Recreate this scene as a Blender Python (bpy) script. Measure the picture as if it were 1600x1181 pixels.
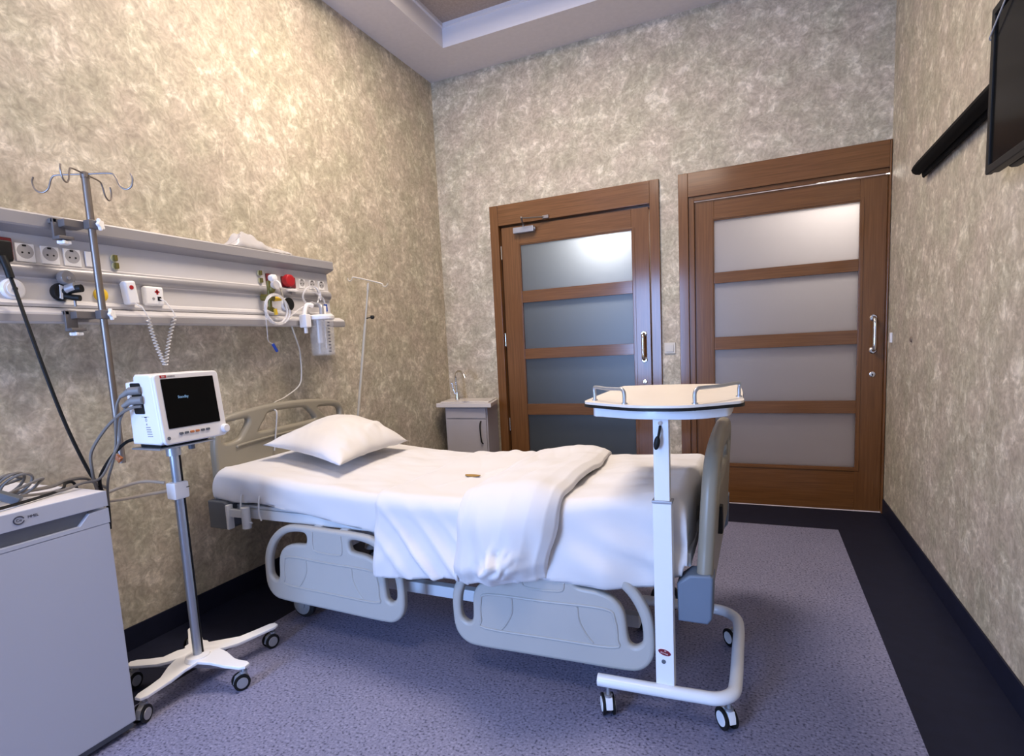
import bpy, bmesh, math, random
from mathutils import Vector, Matrix, noise
random.seed(7)
S = bpy.context.scene
COL = S.collection
PI = math.pi
for o in list(bpy.data.objects): bpy.data.objects.remove(o)

# ------------------------------------------------------------------ camera, exposure, world, main lights
CAMX, CAMZ = 2.385, 1.18
YB, XR, ZC, YF = 4.204, 3.101, 3.30, -2.4
cam_d = bpy.data.cameras.new('camera'); cam = bpy.data.objects.new('camera', cam_d); COL.objects.link(cam)
cam_d.sensor_width = 36; cam_d.sensor_fit = 'HORIZONTAL'
cam_d.lens = 885.907/1600*36
cam_d.shift_x = (800-773.40)/1600
cam_d.shift_y = (644.38-590.5)/1600
cam_d.clip_start = .02
r0, r1, r2 = (0.9066352, 0.4186447, -0.0524325), (0.0010528, -0.1265168, -0.9919639), (-0.4219141, 0.8992942, -0.1151453)
cam.matrix_world = Matrix(((r0[0], -r1[0], -r2[0], CAMX), (r0[1], -r1[1], -r2[1], 0), (r0[2], -r1[2], -r2[2], CAMZ), (0, 0, 0, 1)))
S.camera = cam
S.view_settings.view_transform = 'Standard'; S.view_settings.look = 'None'
S.view_settings.exposure = 0.0; S.view_settings.gamma = 1.0; S.view_settings.use_curve_mapping = False
S.cycles.use_denoising = True
S.cycles.max_bounces = 8
W = bpy.data.worlds.new('sky'); S.world = W; W.use_nodes = True
W.node_tree.nodes['Background'].inputs[0].default_value = (.42, .62, 1, 1)
W.node_tree.nodes['Background'].inputs[1].default_value = 1.2

LX, LY = 1.15, 2.40      # centre of the ceiling lamp
def area(name, loc, rot, sx, sy, power, col, spread=None):
    d = bpy.data.lights.new(name, 'AREA'); d.shape = 'RECTANGLE'; d.size = sx; d.size_y = sy; d.energy = power; d.color = col
    if spread: d.spread = spread
    o = bpy.data.objects.new(name, d); COL.objects.link(o); o.location = loc; o.rotation_euler = rot; return o
# daylight entering through the window behind the camera
area('window_daylight', (.62, YF-.04, 1.30), (math.radians(72), 0, math.radians(-8)), 1.0, 1.9, 190, (.31, .51, 1.0))
# lamp panel set in the ceiling recess
area('ceiling_panel_light', (LX, LY, 3.395), (0, 0, 0), .9, .9, 66, (1.0, .84, .69))
area('added_warm_fill_light', (1.45, -.35, 3.395), (0, 0, 0), .9, .9, 22, (1.0, .82, .66))  # added lamp out of view, warms the monitor side and near left wall
# lamps of the bathroom and the corridor behind the doors
def point(name, loc, power, col, r=.05):
    d = bpy.data.lights.new(name, 'POINT'); d.energy = power; d.color = col; d.shadow_soft_size = r
    o = bpy.data.objects.new(name, d); COL.objects.link(o); o.location = loc; return o
point('bathroom_lamp_light', (1.38, YB+.25, 2.0), 50, (.95, .97, 1), .06)
point('corridor_lamp_light', (2.86, YB+.42, 2.15), 34, (1, .94, .89), .12)

# ------------------------------------------------------------------ materials
MATS = {}
def mat(name, col, rough=.5, metal=0., **k):
    if name in MATS: return MATS[name]
    m = bpy.data.materials.new(name); m.use_nodes = True; MATS[name] = m
    nt = m.node_tree; b = nt.nodes['Principled BSDF']
    b.inputs['Base Color'].default_value = (*col, 1); b.inputs['Roughness'].default_value = rough; b.inputs['Metallic'].default_value = metal
    for kk, v in k.items():
        if kk == 'ior': b.inputs['IOR'].default_value = v
        if kk == 'trans': b.inputs['Transmission Weight'].default_value = v
        if kk == 'spec': b.inputs['Specular IOR Level'].default_value = v
        if kk == 'coat': b.inputs['Coat Weight'].default_value = v; b.inputs['Coat Roughness'].default_value = .12
        if kk == 'sheen': b.inputs['Sheen Weight'].default_value = v
        if kk == 'emit': b.inputs['Emission Color'].default_value = (*v[0], 1); b.inputs['Emission Strength'].default_value = v[1]
        if kk == 'alpha': b.inputs['Alpha'].default_value = v
    if k.get('var') or k.get('bump'):
        n = N(nt, 'ShaderNodeTexNoise'); co = N(nt, 'ShaderNodeTexCoord'); nt.links.new(co.outputs['Object'], n.inputs['Vector'])
        n.inputs['Scale'].default_value = k.get('scale', 8); n.inputs['Detail'].default_value = k.get('detail', 5)
        if k.get('var'):
            a = k['var']; r = ramp(nt, n.outputs['Fac'], [(.3, tuple(c*(1-a) for c in col)), (.7, tuple(min(1, c*(1+a)) for c in col))])
            nt.links.new(r.outputs[0], b.inputs['Base Color'])
        if k.get('bump'):
            bp = N(nt, 'ShaderNodeBump'); bp.inputs['Strength'].default_value = k['bump']; bp.inputs['Distance'].default_value = k.get('bd', .002)
            nt.links.new(n.outputs['Fac'], bp.inputs['Height']); nt.links.new(bp.outputs[0], b.inputs['Normal'])
    return m
def N(nt, t): return nt.nodes.new(t)
def ramp(nt, src, stops):
    r = N(nt, 'ShaderNodeValToRGB'); e = r.color_ramp.elements
    while len(e) < len(stops): e.new(.5)
    for i, (p, c) in enumerate(stops): e[i].position = p; e[i].color = (*c, 1)
    nt.links.new(src, r.inputs[0]); return r

def wallpaper():
    m = bpy.data.materials.new('mottled_wallpaper'); m.use_nodes = True; nt = m.node_tree; L = nt.links; b = nt.nodes['Principled BSDF']
    co = N(nt, 'ShaderNodeTexCoord')
    # distort coordinates for a dabbed, brushed look
    d = N(nt, 'ShaderNodeTexNoise'); d.inputs['Scale'].default_value = 9; d.inputs['Detail'].default_value = 3
    L.new(co.outputs['Object'], d.inputs['Vector'])
    mx = N(nt, 'ShaderNodeMixRGB'); mx.blend_type = 'ADD'; mx.inputs[0].default_value = .09
    L.new(co.outputs['Object'], mx.inputs[1]); L.new(d.outputs['Color'], mx.inputs[2])
    n1 = N(nt, 'ShaderNodeTexNoise'); n1.inputs['Scale'].default_value = 21; n1.inputs['Detail'].default_value = 7; n1.inputs['Roughness'].default_value = .66
    L.new(mx.outputs[0], n1.inputs['Vector'])
    n2 = N(nt, 'ShaderNodeTexNoise'); n2.inputs['Scale'].default_value = 5; n2.inputs['Detail'].default_value = 4
    L.new(co.outputs['Object'], n2.inputs['Vector'])
    n4 = N(nt, 'ShaderNodeTexNoise'); n4.inputs['Scale'].default_value = 6.5; n4.inputs['Detail'].default_value = 3; L.new(mx.outputs[0], n4.inputs['Vector'])
    mf = N(nt, 'ShaderNodeMixRGB'); mf.inputs[0].default_value = .33; L.new(n1.outputs['Fac'], mf.inputs[1]); L.new(n4.outputs['Fac'], mf.inputs[2])
    n3 = N(nt, 'ShaderNodeTexNoise'); n3.inputs['Scale'].default_value = 60; n3.inputs['Detail'].default_value = 4
    L.new(mx.outputs[0], n3.inputs['Vector'])
    r1_ = ramp(nt, mf.outputs[0], [(.36, (.40, .35, .275)), (.47, (.48, .42, .335)), (.54, (.56, .50, .40)), (.62, (.77, .70, .585))])
    r2_ = ramp(nt, n2.outputs['Fac'], [(.35, (.88, .90, .84)), (.65, (1.0, .97, .96))])
    mm = N(nt, 'ShaderNodeMixRGB'); mm.blend_type = 'MULTIPLY'; mm.inputs[0].default_value = 1
    L.new(r1_.outputs[0], mm.inputs[1]); L.new(r2_.outputs[0], mm.inputs[2])
    r3_ = ramp(nt, n3.outputs['Fac'], [(.35, (.82, .82, .82)), (.62, (1.08, 1.08, 1.08))])
    m3 = N(nt, 'ShaderNodeMixRGB'); m3.blend_type = 'MULTIPLY'; m3.inputs[0].default_value = 1
    L.new(mm.outputs[0], m3.inputs[1]); L.new(r3_.outputs[0], m3.inputs[2])
    L.new(m3.outputs[0], b.inputs['Base Color']); b.inputs['Roughness'].default_value = .62
    bp = N(nt, 'ShaderNodeBump'); bp.inputs['Strength'].default_value = .35; bp.inputs['Distance'].default_value = .004
    L.new(n1.outputs['Fac'], bp.inputs['Height']); L.new(bp.outputs[0], b.inputs['Normal'])
    return m
def floor_mat():
    m = bpy.data.materials.new('speckled_vinyl'); m.use_nodes = True; nt = m.node_tree; L = nt.links; b = nt.nodes['Principled BSDF']
    co = N(nt, 'ShaderNodeTexCoord')
    n1 = N(nt, 'ShaderNodeTexNoise'); n1.inputs['Scale'].default_value = 118; n1.inputs['Detail'].default_value = 3
    n2 = N(nt, 'ShaderNodeTexNoise'); n2.inputs['Scale'].default_value = 3; n2.inputs['Detail'].default_value = 4
    for n in (n1, n2): L.new(co.outputs['Object'], n.inputs['Vector'])
    r1_ = ramp(nt, n1.outputs['Fac'], [(.34, (.060, .066, .12)), (.43, (.190, .196, .300)), (.58, (.228, .232, .352)), (.70, (.32, .325, .47))])
    r2_ = ramp(nt, n2.outputs['Fac'], [(.3, (.93, .93, .94)), (.7, (1.05, 1.03, 1.03))])
    mm = N(nt, 'ShaderNodeMixRGB'); mm.blend_type = 'MULTIPLY'; mm.inputs[0].default_value = 1
    L.new(r1_.outputs[0], mm.inputs[1]); L.new(r2_.outputs[0], mm.inputs[2]); L.new(mm.outputs[0], b.inputs['Base Color'])
    b.inputs['Roughness'].default_value = .42; b.inputs['Specular IOR Level'].default_value = .35
    bp = N(nt, 'ShaderNodeBump'); bp.inputs['Strength'].default_value = .15; bp.inputs['Distance'].default_value = .002
    L.new(n1.outputs['Fac'], bp.inputs['Height']); L.new(bp.outputs[0], b.inputs['Normal'])
    return m
def wood_mat(name, vertical):
    m = bpy.data.materials.new(name); m.use_nodes = True; nt = m.node_tree; L = nt.links; b = nt.nodes['Principled BSDF']
    co = N(nt, 'ShaderNodeTexCoord'); mp = N(nt, 'ShaderNodeMapping'); L.new(co.outputs['Object'], mp.inputs[0])
    mp.inputs['Scale'].default_value = (60, 60, 2.2) if vertical else (2.2, 60, 60)
    n1 = N(nt, 'ShaderNodeTexNoise'); n1.inputs['Scale'].default_value = 1.6; n1.inputs['Detail'].default_value = 6; n1.inputs['Distortion'].default_value = .4
    L.new(mp.outputs[0], n1.inputs['Vector'])
    r1_ = ramp(nt, n1.outputs['Fac'], [(.3, (.125, .050, .012)), (.5, (.155, .063, .016)), (.7, (.188, .079, .022))])
    L.new(r1_.outputs[0], b.inputs['Base Color']); b.inputs['Roughness'].default_value = .5; b.inputs['Specular IOR Level'].default_value = .25
    b.inputs['Coat Weight'].default_value = .6; b.inputs['Coat Roughness'].default_value = .13
    bp = N(nt, 'ShaderNodeBump'); bp.inputs['Strength'].default_value = .06; bp.inputs['Distance'].default_value = .001
    L.new(n1.outputs['Fac'], bp.inputs['Height']); L.new(bp.outputs[0], b.inputs['Normal'])
    return m
def frosted(name, tcol, gcol=(.9, .93, .95), gf=.10):
    m = bpy.data.materials.new(name); m.use_nodes = True; nt = m.node_tree; L = nt.links
    for n in list(nt.nodes): nt.nodes.remove(n)
    out = N(nt, 'ShaderNodeOutputMaterial'); t = N(nt, 'ShaderNodeBsdfTranslucent'); g = N(nt, 'ShaderNodeBsdfGlossy'); d = N(nt, 'ShaderNodeBsdfDiffuse')
    t.inputs[0].default_value = (*tcol, 1); g.inputs[0].default_value = (*gcol, 1); g.inputs['Roughness'].default_value = .35; d.inputs[0].default_value = (.06, .068, .07, 1)
    m1 = N(nt, 'ShaderNodeMixShader'); m1.inputs[0].default_value = .72; L.new(d.outputs[0], m1.inputs[1]); L.new(t.outputs[0], m1.inputs[2])
    m2 = N(nt, 'ShaderNodeMixShader'); m2.inputs[0].default_value = gf; L.new(m1.outputs[0], m2.inputs[1]); L.new(g.outputs[0], m2.inputs[2])
    L.new(m2.outputs[0], out.inputs[0]); return m
def clear_mat(name, col, fac):
    m = bpy.data.materials.new(name); m.use_nodes = True; nt = m.node_tree; L = nt.links
    for n in list(nt.nodes): nt.nodes.remove(n)
    out = N(nt, 'ShaderNodeOutputMaterial'); t = N(nt, 'ShaderNodeBsdfTransparent'); p = N(nt, 'ShaderNodeBsdfPrincipled')
    p.inputs['Base Color'].default_value = (*col, 1); p.inputs['Roughness'].default_value = .12
    m1 = N(nt, 'ShaderNodeMixShader'); m1.inputs[0].default_value = fac; L.new(t.outputs[0], m1.inputs[1]); L.new(p.outputs[0], m1.inputs[2]); L.new(m1.outputs[0], out.inputs[0])
    return m
WALLP = wallpaper(); FLOOR = floor_mat(); WOODV = wood_mat('stained_wood_upright', True); WOODH = wood_mat('stained_wood_level', False)
PANE1 = frosted('frosted_glass_bathroom', (.50, .505, .51), gf=.06); PANE2 = frosted('frosted_glass_corridor', (.80, .77, .75), gf=.05)
NAVY = mat('navy_vinyl', (.010, .012, .028), .55, spec=.2, var=.12, scale=20, bump=.1)
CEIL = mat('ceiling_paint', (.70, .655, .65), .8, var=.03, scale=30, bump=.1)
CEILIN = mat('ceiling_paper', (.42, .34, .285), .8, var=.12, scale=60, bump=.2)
WHITEP = mat('white_paint', (.86, .86, .87), .45, bump=.03, scale=40)
PLASW = mat('white_plastic', (.82, .81, .82), .38, var=.02)
PANELW = mat('white_enamel_panel', (.60, .585, .595), .42, var=.02, scale=3)
PANELG = mat('grey_anodised_trim', (.36, .35, .365), .4, .3, var=.03, scale=4)
BEIGE = mat('beige_bed_plastic', (.27, .245, .19), .38, var=.03, scale=5)
RAILG = mat('grey_rail_plastic', (.43, .42, .395), .42, var=.02, scale=5)
BEDW = mat('bed_enamel', (.66, .68, .70), .35, var=.03, scale=6)
TABW = mat('table_enamel', (.84, .86, .89), .3, coat=.3, var=.01, scale=5)
TRAYT = mat('tray_laminate', (.86, .79, .70), .35, var=.015, scale=8)
BLACK = mat('black_plastic', (.009, .009, .009), .5, spec=.25, bump=.02, scale=60)
RUBBER = mat('rubber', (.02, .02, .022), .6, bump=.05, scale=60)
DGREY = mat('dark_grey_plastic', (.10, .115, .14), .45, var=.05)
SLATE = mat('slate_blue_plastic', (.135, .175, .235), .45, var=.04)
CHROME = mat('chrome', (.80, .80, .80), .13, 1., var=.02)
STEEL = mat('brushed_steel', (.27, .235, .21), .42, .9, var=.08, scale=20)
ALU = mat('aluminium_pole', (.42, .45, .50), .38, .75, var=.04, scale=10)
GREYM = mat('grey_coated_metal', (.36, .36, .38), .4, .4, var=.05)
SHEET = mat('white_cotton', (.70, .68, .675), .85, sheen=.2, bump=.12, scale=260, bd=.0006)
FRIDGEM = mat('fridge_white_in_blue_light', (.51, .545, .65), .42, bump=.05, scale=150, bd=.0004)  # white fridge; dim bluish light is put into this colour
FRTOP = mat('fridge_white_lit_top', (.80, .77, .77), .4, var=.05, scale=20)  # lighter copy of the fridge white, top light put into the colour
FRHND = mat('fridge_handle_recess', (.16, .17, .20), .5, var=.05)
SCREEN = mat('dark_screen_glass', (.006, .006, .006), .14, spec=.03, bump=.01, scale=3)
GREYC = mat('grey_cable', (.17, .155, .14), .5, var=.05)
CREAMC = mat('cream_cable', (.58, .50, .40), .5, var=.05)
WHITEC = mat('white_cable', (.50, .47, .42), .5, var=.02)
RED = mat('red_plastic', (.42, .012, .018), .4, var=.08)
DRED = mat('dark_red_plastic', (.16, .01, .014), .45, var=.08)
YELL = mat('yellow_plastic', (.75, .50, .03), .4, var=.06)
OLIVE = mat('olive_brass', (.16, .14, .035), .4, .4, var=.1)
BLUE = mat('blue_plastic', (.01, .06, .38), .4, var=.05)
INK = mat('ink', (.03, .03, .05), .6, var=.05)
GINK = mat('grey_ink', (.30, .28, .28), .7, var=.05)
BROWNT = mat('brown_thread', (.32, .17, .03), .7, var=.15, scale=40)
ORANGE = mat('orange_plastic', (.50, .17, .06), .45, var=.05)
CLEAR = clear_mat('clear_plastic', (.80, .79, .78), .13)
CLEAR2 = clear_mat('clear_tubing_plastic', (.85, .84, .85), .33)
CLOUDY = clear_mat('cloudy_plastic', (.70, .68, .69), .55)
CABW = mat('cabinet_laminate', (.42, .40, .43), .4, var=.02)
PORC = mat('sink_porcelain', (.70, .66, .64), .2, var=.02)
BADGE = mat('maroon_badge', (.17, .004, .015), .4, var=.1)
PINK = mat('badge_white', (.95, .8, .85), .5, var=.02)
SCRTXT = mat('screen_text_glow', (.1, .2, .35), .5, emit=((.16, .27, .42), 1.0), var=.02)
LAMPG = mat('lamp_diffuser', (1, .95, .88), .5, emit=((1, .88, .75), 3.0), var=.01)

# ------------------------------------------------------------------ mesh helpers
class MB:
    """collects shapes into one mesh; several materials by slot"""
    def __init__(s): s.bm = bmesh.new(); s.mats = []; s.cur = 0
    def m(s, material):
        if material not in s.mats: s.mats.append(material)
        s.cur = s.mats.index(material); return s
    def _fin(s, faces):
        for f in faces: f.material_index = s.cur; f.smooth = True
    def box(s, lo, hi, bev=0., M=None, seg=2):
        vs = [s.bm.verts.new((x, y, z)) for x in (lo[0], hi[0]) for y in (lo[1], hi[1]) for z in (lo[2], hi[2])]
        idx = [(0, 1, 3, 2), (4, 6, 7, 5), (0, 4, 5, 1), (2, 3, 7, 6), (0, 2, 6, 4), (1, 5, 7, 3)]
        fs = [s.bm.faces.new([vs[i] for i in q]) for q in idx]
        s._fin(fs)
        geom = fs
        if bev > 0:
            es = list({e for f in fs for e in f.edges})
            r = bmesh.ops.bevel(s.bm, geom=es, offset=bev, segments=seg, affect='EDGES', profile=.5)
            geom = r['faces']; s._fin(geom)
            vv = {v for f in geom for v in f.verts}
            for v in list(vv):
                for f in v.link_faces: f.material_index = s.cur; f.smooth = True
            allv = set()
            for v in vv:
                for f in v.link_faces: allv.update(f.verts)
            vs = list(allv)
        if M is not None:
            bmesh.ops.transform(s.bm, matrix=M, verts=vs)
        return s
    def prism(s, pts, fn, bev=0., seg=2):
        """pts: 2-D polygon; fn(p, k) -> 3-D, for k = 0 and 1"""
        a = [s.bm.verts.new(fn(p, 0)) for p in pts]; b = [s.bm.verts.new(fn(p, 1)) for p in pts]; n = len(pts)
        fs = [s.bm.faces.new(a), s.bm.faces.new(list(reversed(b)))]
        for i in range(n): fs.append(s.bm.faces.new([a[i], b[i], b[(i+1) % n], a[(i+1) % n]]))
        s._fin(fs); bmesh.ops.recalc_face_normals(s.bm, faces=fs)
        if bev > 0:
            es = [e for e in fs[0].edges]+[e for e in fs[1].edges]
            r = bmesh.ops.bevel(s.bm, geom=es, offset=bev, segments=seg, affect='EDGES', profile=.5); s._fin(r['faces'])
        return s
    def tube(s, path, r, seg=10, closed=False, caps=True, smooth=0):
        P = [Vector(p) for p in path]
        if smooth: P = catmull(P, smooth, closed)
        n = len(P); rings = []
        rr = r if callable(r) else (lambda t: r)
        prev = None
        for i in range(n):
            if closed: t = P[(i+1) % n]-P[i-1]
            else: t = P[min(i+1, n-1)]-P[max(i-1, 0)]
            t.normalize()
            if prev is None:
                u = t.orthogonal().normalized()
            else:
                u = prev-t*prev.dot(t)
                u = u.normalized() if u.length > 1e-6 else t.orthogonal().normalized()
            prev = u; w = t.cross(u); R_ = rr(i/max(1, n-1))
            rings.append([s.bm.verts.new(P[i]+(u*math.cos(2*PI*k/seg)+w*math.sin(2*PI*k/seg))*R_) for k in range(seg)])
        fs = []
        for i in range(n if closed else n-1):
            A, B = rings[i], rings[(i+1) % n]
            for k in range(seg): fs.append(s.bm.faces.new([A[k], A[(k+1) % seg], B[(k+1) % seg], B[k]]))
        if caps and not closed:
            fs.append(s.bm.faces.new(list(reversed(rings[0])))); fs.append(s.bm.faces.new(rings[-1]))
        s._fin(fs); return s
    def lathe(s, prof, c, axis=(0, 0, 1), seg=24):
        """prof: (radius, height) list, revolved about axis through c"""
        ax = Vector(axis).normalized(); u = ax.orthogonal().normalized(); w = ax.cross(u); c = Vector(c); rings = []
        for (r, h) in prof:
            r = max(r, 1e-5)
            rings.append([s.bm.verts.new(c+ax*h+(u*math.cos(2*PI*k/seg)+w*math.sin(2*PI*k/seg))*r) for k in range(seg)])
        fs = []
        for A, B in zip(rings, rings[1:]):
            for k in range(seg): fs.append(s.bm.faces.new([A[k], A[(k+1) % seg], B[(k+1) % seg], B[k]]))
        fs.append(s.bm.faces.new(list(reversed(rings[0])))); fs.append(s.bm.faces.new(rings[-1]))
        s._fin(fs); return s
    def cyl(s, a, b, r, seg=20, r2=None):
        a, b = Vector(a), Vector(b); return s.lathe([(r, 0), (r2 if r2 is not None else r, (b-a).length)], a, b-a, seg)
    def ball(s, c, r, sc=(1, 1, 1), seg=16, M=None):
        q = bmesh.ops.create_uvsphere(s.bm, u_segments=seg, v_segments=seg//2+2, radius=r)
        mt = Matrix.Translation(c) @ (M or Matrix.Identity(4)) @ Matrix.Diagonal((*sc, 1))
        bmesh.ops.transform(s.bm, matrix=mt, verts=q['verts'])
        s._fin({f for v in q['verts'] for f in v.link_faces}); return s
    def grid(s, fn, nu, nv, closed_u=False):
        V = [[s.bm.verts.new(fn(i/nu, j/nv)) for j in range(nv+1)] for i in range(nu if closed_u else nu+1)]
        fs = []
        for i in range(nu):
            i2 = (i+1) % len(V)
            for j in range(nv): fs.append(s.bm.faces.new([V[i][j], V[i2][j], V[i2][j+1], V[i][j+1]]))
        s._fin(fs); return s
    def mesh(s, me):
        k = len(s.bm.faces); s.bm.from_mesh(me); s.bm.faces.ensure_lookup_table()
        s._fin(s.bm.faces[k:]); return s
    def plate(s, outline, holes, thick, bev, M, res=5, sm=True):
        """rounded plate with through holes; 2-D outline in local XY, M maps to the world"""
        cu = bpy.data.curves.new('c', 'CURVE'); cu.dimensions = '2D'; cu.fill_mode = 'BOTH'
        cu.extrude = max(thick/2-bev, 0); cu.bevel_depth = bev; cu.bevel_resolution = 3; cu.offset = -bev
        for k, P in enumerate([outline]+holes):
            Q = [Vector((p[0], p[1], 0)) for p in P]
            if sm: Q = catmull(Q, res, True)
            sp = cu.splines.new('POLY'); sp.points.add(len(Q)-1); sp.use_cyclic_u = True
            for i, q in enumerate(Q): sp.points[i].co = (q.x, q.y, 0, 1)
        o = bpy.data.objects.new('c', cu); me = bpy.data.meshes.new_from_object(o)
        me.transform(M); s.mesh(me)
        bpy.data.objects.remove(o); bpy.data.curves.remove(cu); bpy.data.meshes.remove(me); return s
    def text(s, body, size, M, extrude=.0004, align='CENTER'):
        cu = bpy.data.curves.new('t', 'FONT'); cu.body = body; cu.size = size; cu.extrude = extrude; cu.align_x = align; cu.align_y = 'CENTER'; cu.resolution_u = 2
        o = bpy.data.objects.new('t', cu); me = bpy.data.meshes.new_from_object(o); me.transform(M); s.mesh(me)
        bpy.data.objects.remove(o); bpy.data.curves.remove(cu); bpy.data.meshes.remove(me); return s

def catmull(P, n, closed=False):
    out = []; m = len(P)
    for i in range(m if closed else m-1):
        if closed: a, b, c, d = P[i-1], P[i], P[(i+1) % m], P[(i+2) % m]
        else: a, b, c, d = P[max(i-1, 0)], P[i], P[i+1], P[min(i+2, m-1)]
        for k in range(n):
            t = k/n
            out.append(.5*((2*b)+(c-a)*t+(2*a-5*b+4*c-d)*t*t+(3*b-a-3*c+d)*t**3))
    if not closed: out.append(P[-1].copy())
    return out
WL = {}
def obj(name, mb, material=None, parent=None, solid=0., angle=38):
    me = bpy.data.meshes.new(name)
    base = WL.get(parent.name, Vector((0, 0, 0))) if parent else Vector((0, 0, 0))
    if not parent:   # origin at the base centre of the mesh
        vs = [v.co for v in mb.bm.verts]
        base = Vector(((min(v.x for v in vs)+max(v.x for v in vs))/2, (min(v.y for v in vs)+max(v.y for v in vs))/2, min(v.z for v in vs)))
    bmesh.ops.translate(mb.bm, vec=-base, verts=mb.bm.verts)
    bmesh.ops.recalc_face_normals(mb.bm, faces=mb.bm.faces)
    mb.bm.to_mesh(me); mb.bm.free()
    for x in (mb.mats or [material]): me.materials.append(x)
    me.set_sharp_from_angle(angle=math.radians(angle))
    o = bpy.data.objects.new(name, me); COL.objects.link(o)
    if parent: o.parent = parent; WL[o.name] = base
    else: o.location = base; WL[o.name] = base
    if angle < 100 and not solid:
        wn = o.modifiers.new('normals', 'WEIGHTED_NORMAL'); wn.keep_sharp = True; wn.weight = 80
    if solid:
        md = o.modifiers.new('thickness', 'SOLIDIFY'); md.thickness = solid; md.offset = 0
    return o
def tag(o, label, cat, group=None):
    o['label'] = label; o['category'] = cat
    if group: o['group'] = group
    return o
def thing(name, label, cat, loc, group=None):
    o = bpy.data.objects.new(name, None); COL.objects.link(o); o.location = loc; o.empty_display_size = .05; WL[o.name] = Vector(loc)
    return tag(o, label, cat, group)
def struct(name, mb, material, parent=None):
    o = obj(name, mb, material, parent)
    if not parent: o['kind'] = 'structure'
    return o
def RX(a): return Matrix.Rotation(a, 4, 'X')
def RY(a): return Matrix.Rotation(a, 4, 'Y')
def RZ(a): return Matrix.Rotation(a, 4, 'Z')
def T(x, y, z): return Matrix.Translation((x, y, z))
def basis(o, ux, uy, uz):
    """local X,Y,Z axes -> world directions, origin o"""
    ux, uy, uz = Vector(ux), Vector(uy), Vector(uz)
    return Matrix(((ux.x, uy.x, uz.x, o[0]), (ux.y, uy.y, uz.y, o[1]), (ux.z, uy.z, uz.z, o[2]), (0, 0, 0, 1)))
def rrect(x0, y0, x1, y1, r, n=5):
    P = []
    for cx, cy, a0 in ((x1-r, y1-r, 0), (x0+r, y1-r, 90), (x0+r, y0+r, 180), (x1-r, y0+r, 270)):
        for k in range(n+1):
            a = math.radians(a0+90*k/n); P.append((cx+r*math.cos(a), cy+r*math.sin(a)))
    return P
def nz(x, y, z=0.): return noise.noise(Vector((x, y, z)))
def sstep(a, b, x):
    t = max(0, min(1, (x-a)/(b-a))); return t*t*(3-2*t)

# ------------------------------------------------------------------ room shell
TH = .12
struct('floor', MB().box((.405, YF, -.05), (2.811, 3.775, 0)), FLOOR)
b = MB()     # navy border of the vinyl floor, wider along the left wall
b.box((0, YF, -.05), (.405, YB, 0)).box((2.811, YF, -.05), (XR, YB, 0)).box((.405, 3.775, -.05), (2.811, YB, 0))
struct('floor_border', b, NAVY)
struct('wall_left', MB().box((-TH, YF, 0), (0, YB, ZC)), WALLP)
struct('wall_right', MB().box((XR, YF, 0), (XR+TH, YB+TH, ZC)), WALLP)
D1 = (.464, 1.757, .534, 1.692, 2.113, 2.268)     # outer x, inner x, head bottom, head top
D2 = (1.884, 3.100, 1.947, 3.088, 2.115, 2.272)
b = MB()
b.box((-TH, YB, 0), (D1[2]-.01, YB+TH, ZC)).box((D1[3]+.01, YB, 0), (D2[2]-.01, YB+TH, ZC)).box((D1[2]-.01, YB, D1[4]+.01), (D1[3]+.01, YB+TH, ZC))
b.box((D2[2]-.01, YB, D2[4]+.01), (XR, YB+TH, ZC))
struct('wall_back', b, WALLP)
# wall behind the camera with its window
b = MB(); wx0, wx1, wz0, wz1 = .06, 1.18, .15, 2.40
b.box((-TH, YF-TH, 0), (wx0, YF, ZC)).box((wx1, YF-TH, 0), (XR+TH, YF, ZC)).box((wx0, YF-TH, 0), (wx1, YF, wz0)).box((wx0, YF-TH, wz1), (wx1, YF, ZC))
struct('wall_front', b, WALLP)
b = MB()
for x in (wx0, (wx0+wx1)/2-.03, wx1-.06): b.box((x, YF-.08, wz0), (x+.06, YF-.02, wz1), .004)
for z in (wz0, wz1-.06): b.box((wx0, YF-.08, z), (wx1, YF-.02, z+.06), .004)
struct('window_1', b, WHITEP)
# ceiling: lowered border with a recessed tray
tx0, tx1, ty0, ty1 = .350, 2.74, -1.6, 3.790
ZT = 3.455
b = MB()
b.box((-TH, YF, ZC), (tx0, YB+TH, ZC+.05)).box((tx1, YF, ZC), (XR+TH, YB+TH, ZC+.05)).box((tx0, YF, ZC), (tx1, ty0, ZC+.05)).box((tx0, ty1, ZC), (tx1, YB+TH, ZC+.05))
struct('ceiling', b, CEIL)
b = MB()    # white cove moulding round the recess
prof = [(0, ZC-.001), (-.012, ZC-.001), (-.012, ZC+.03), (.0, ZC+.10), (.004, ZT-.012), (.018, ZT-.012), (.018, ZT+.02), (-.03, ZT+.02), (-.03, ZC+.03)]
prof = [(0, ZC), (.002, ZC+.05), (.004, ZC+.125), (.016, ZC+.13), (.016, ZT), (-.04, ZT), (-.04, ZC+.051), (-.001, ZC+.05)]
b.prism(prof, lambda p, k: (tx0+p[0], (ty0, ty1)[k], p[1])).prism(prof, lambda p, k: (tx1-p[0], (ty0, ty1)[k], p[1]))
b.prism(prof, lambda p, k: ((tx0, tx1)[k], ty1-p[0], p[1])).prism(prof, lambda p, k: ((tx0, tx1)[k], ty0+p[0], p[1]))
struct('trim_1', b, mat('cove_paint', (.74, .72, .75), .6, bump=.05, scale=50))
struct('ceiling_recess', MB().box((tx0-.05, ty0-.05, ZT), (tx1+.05, ty1+.05, ZT+.05)), CEILIN)
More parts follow.
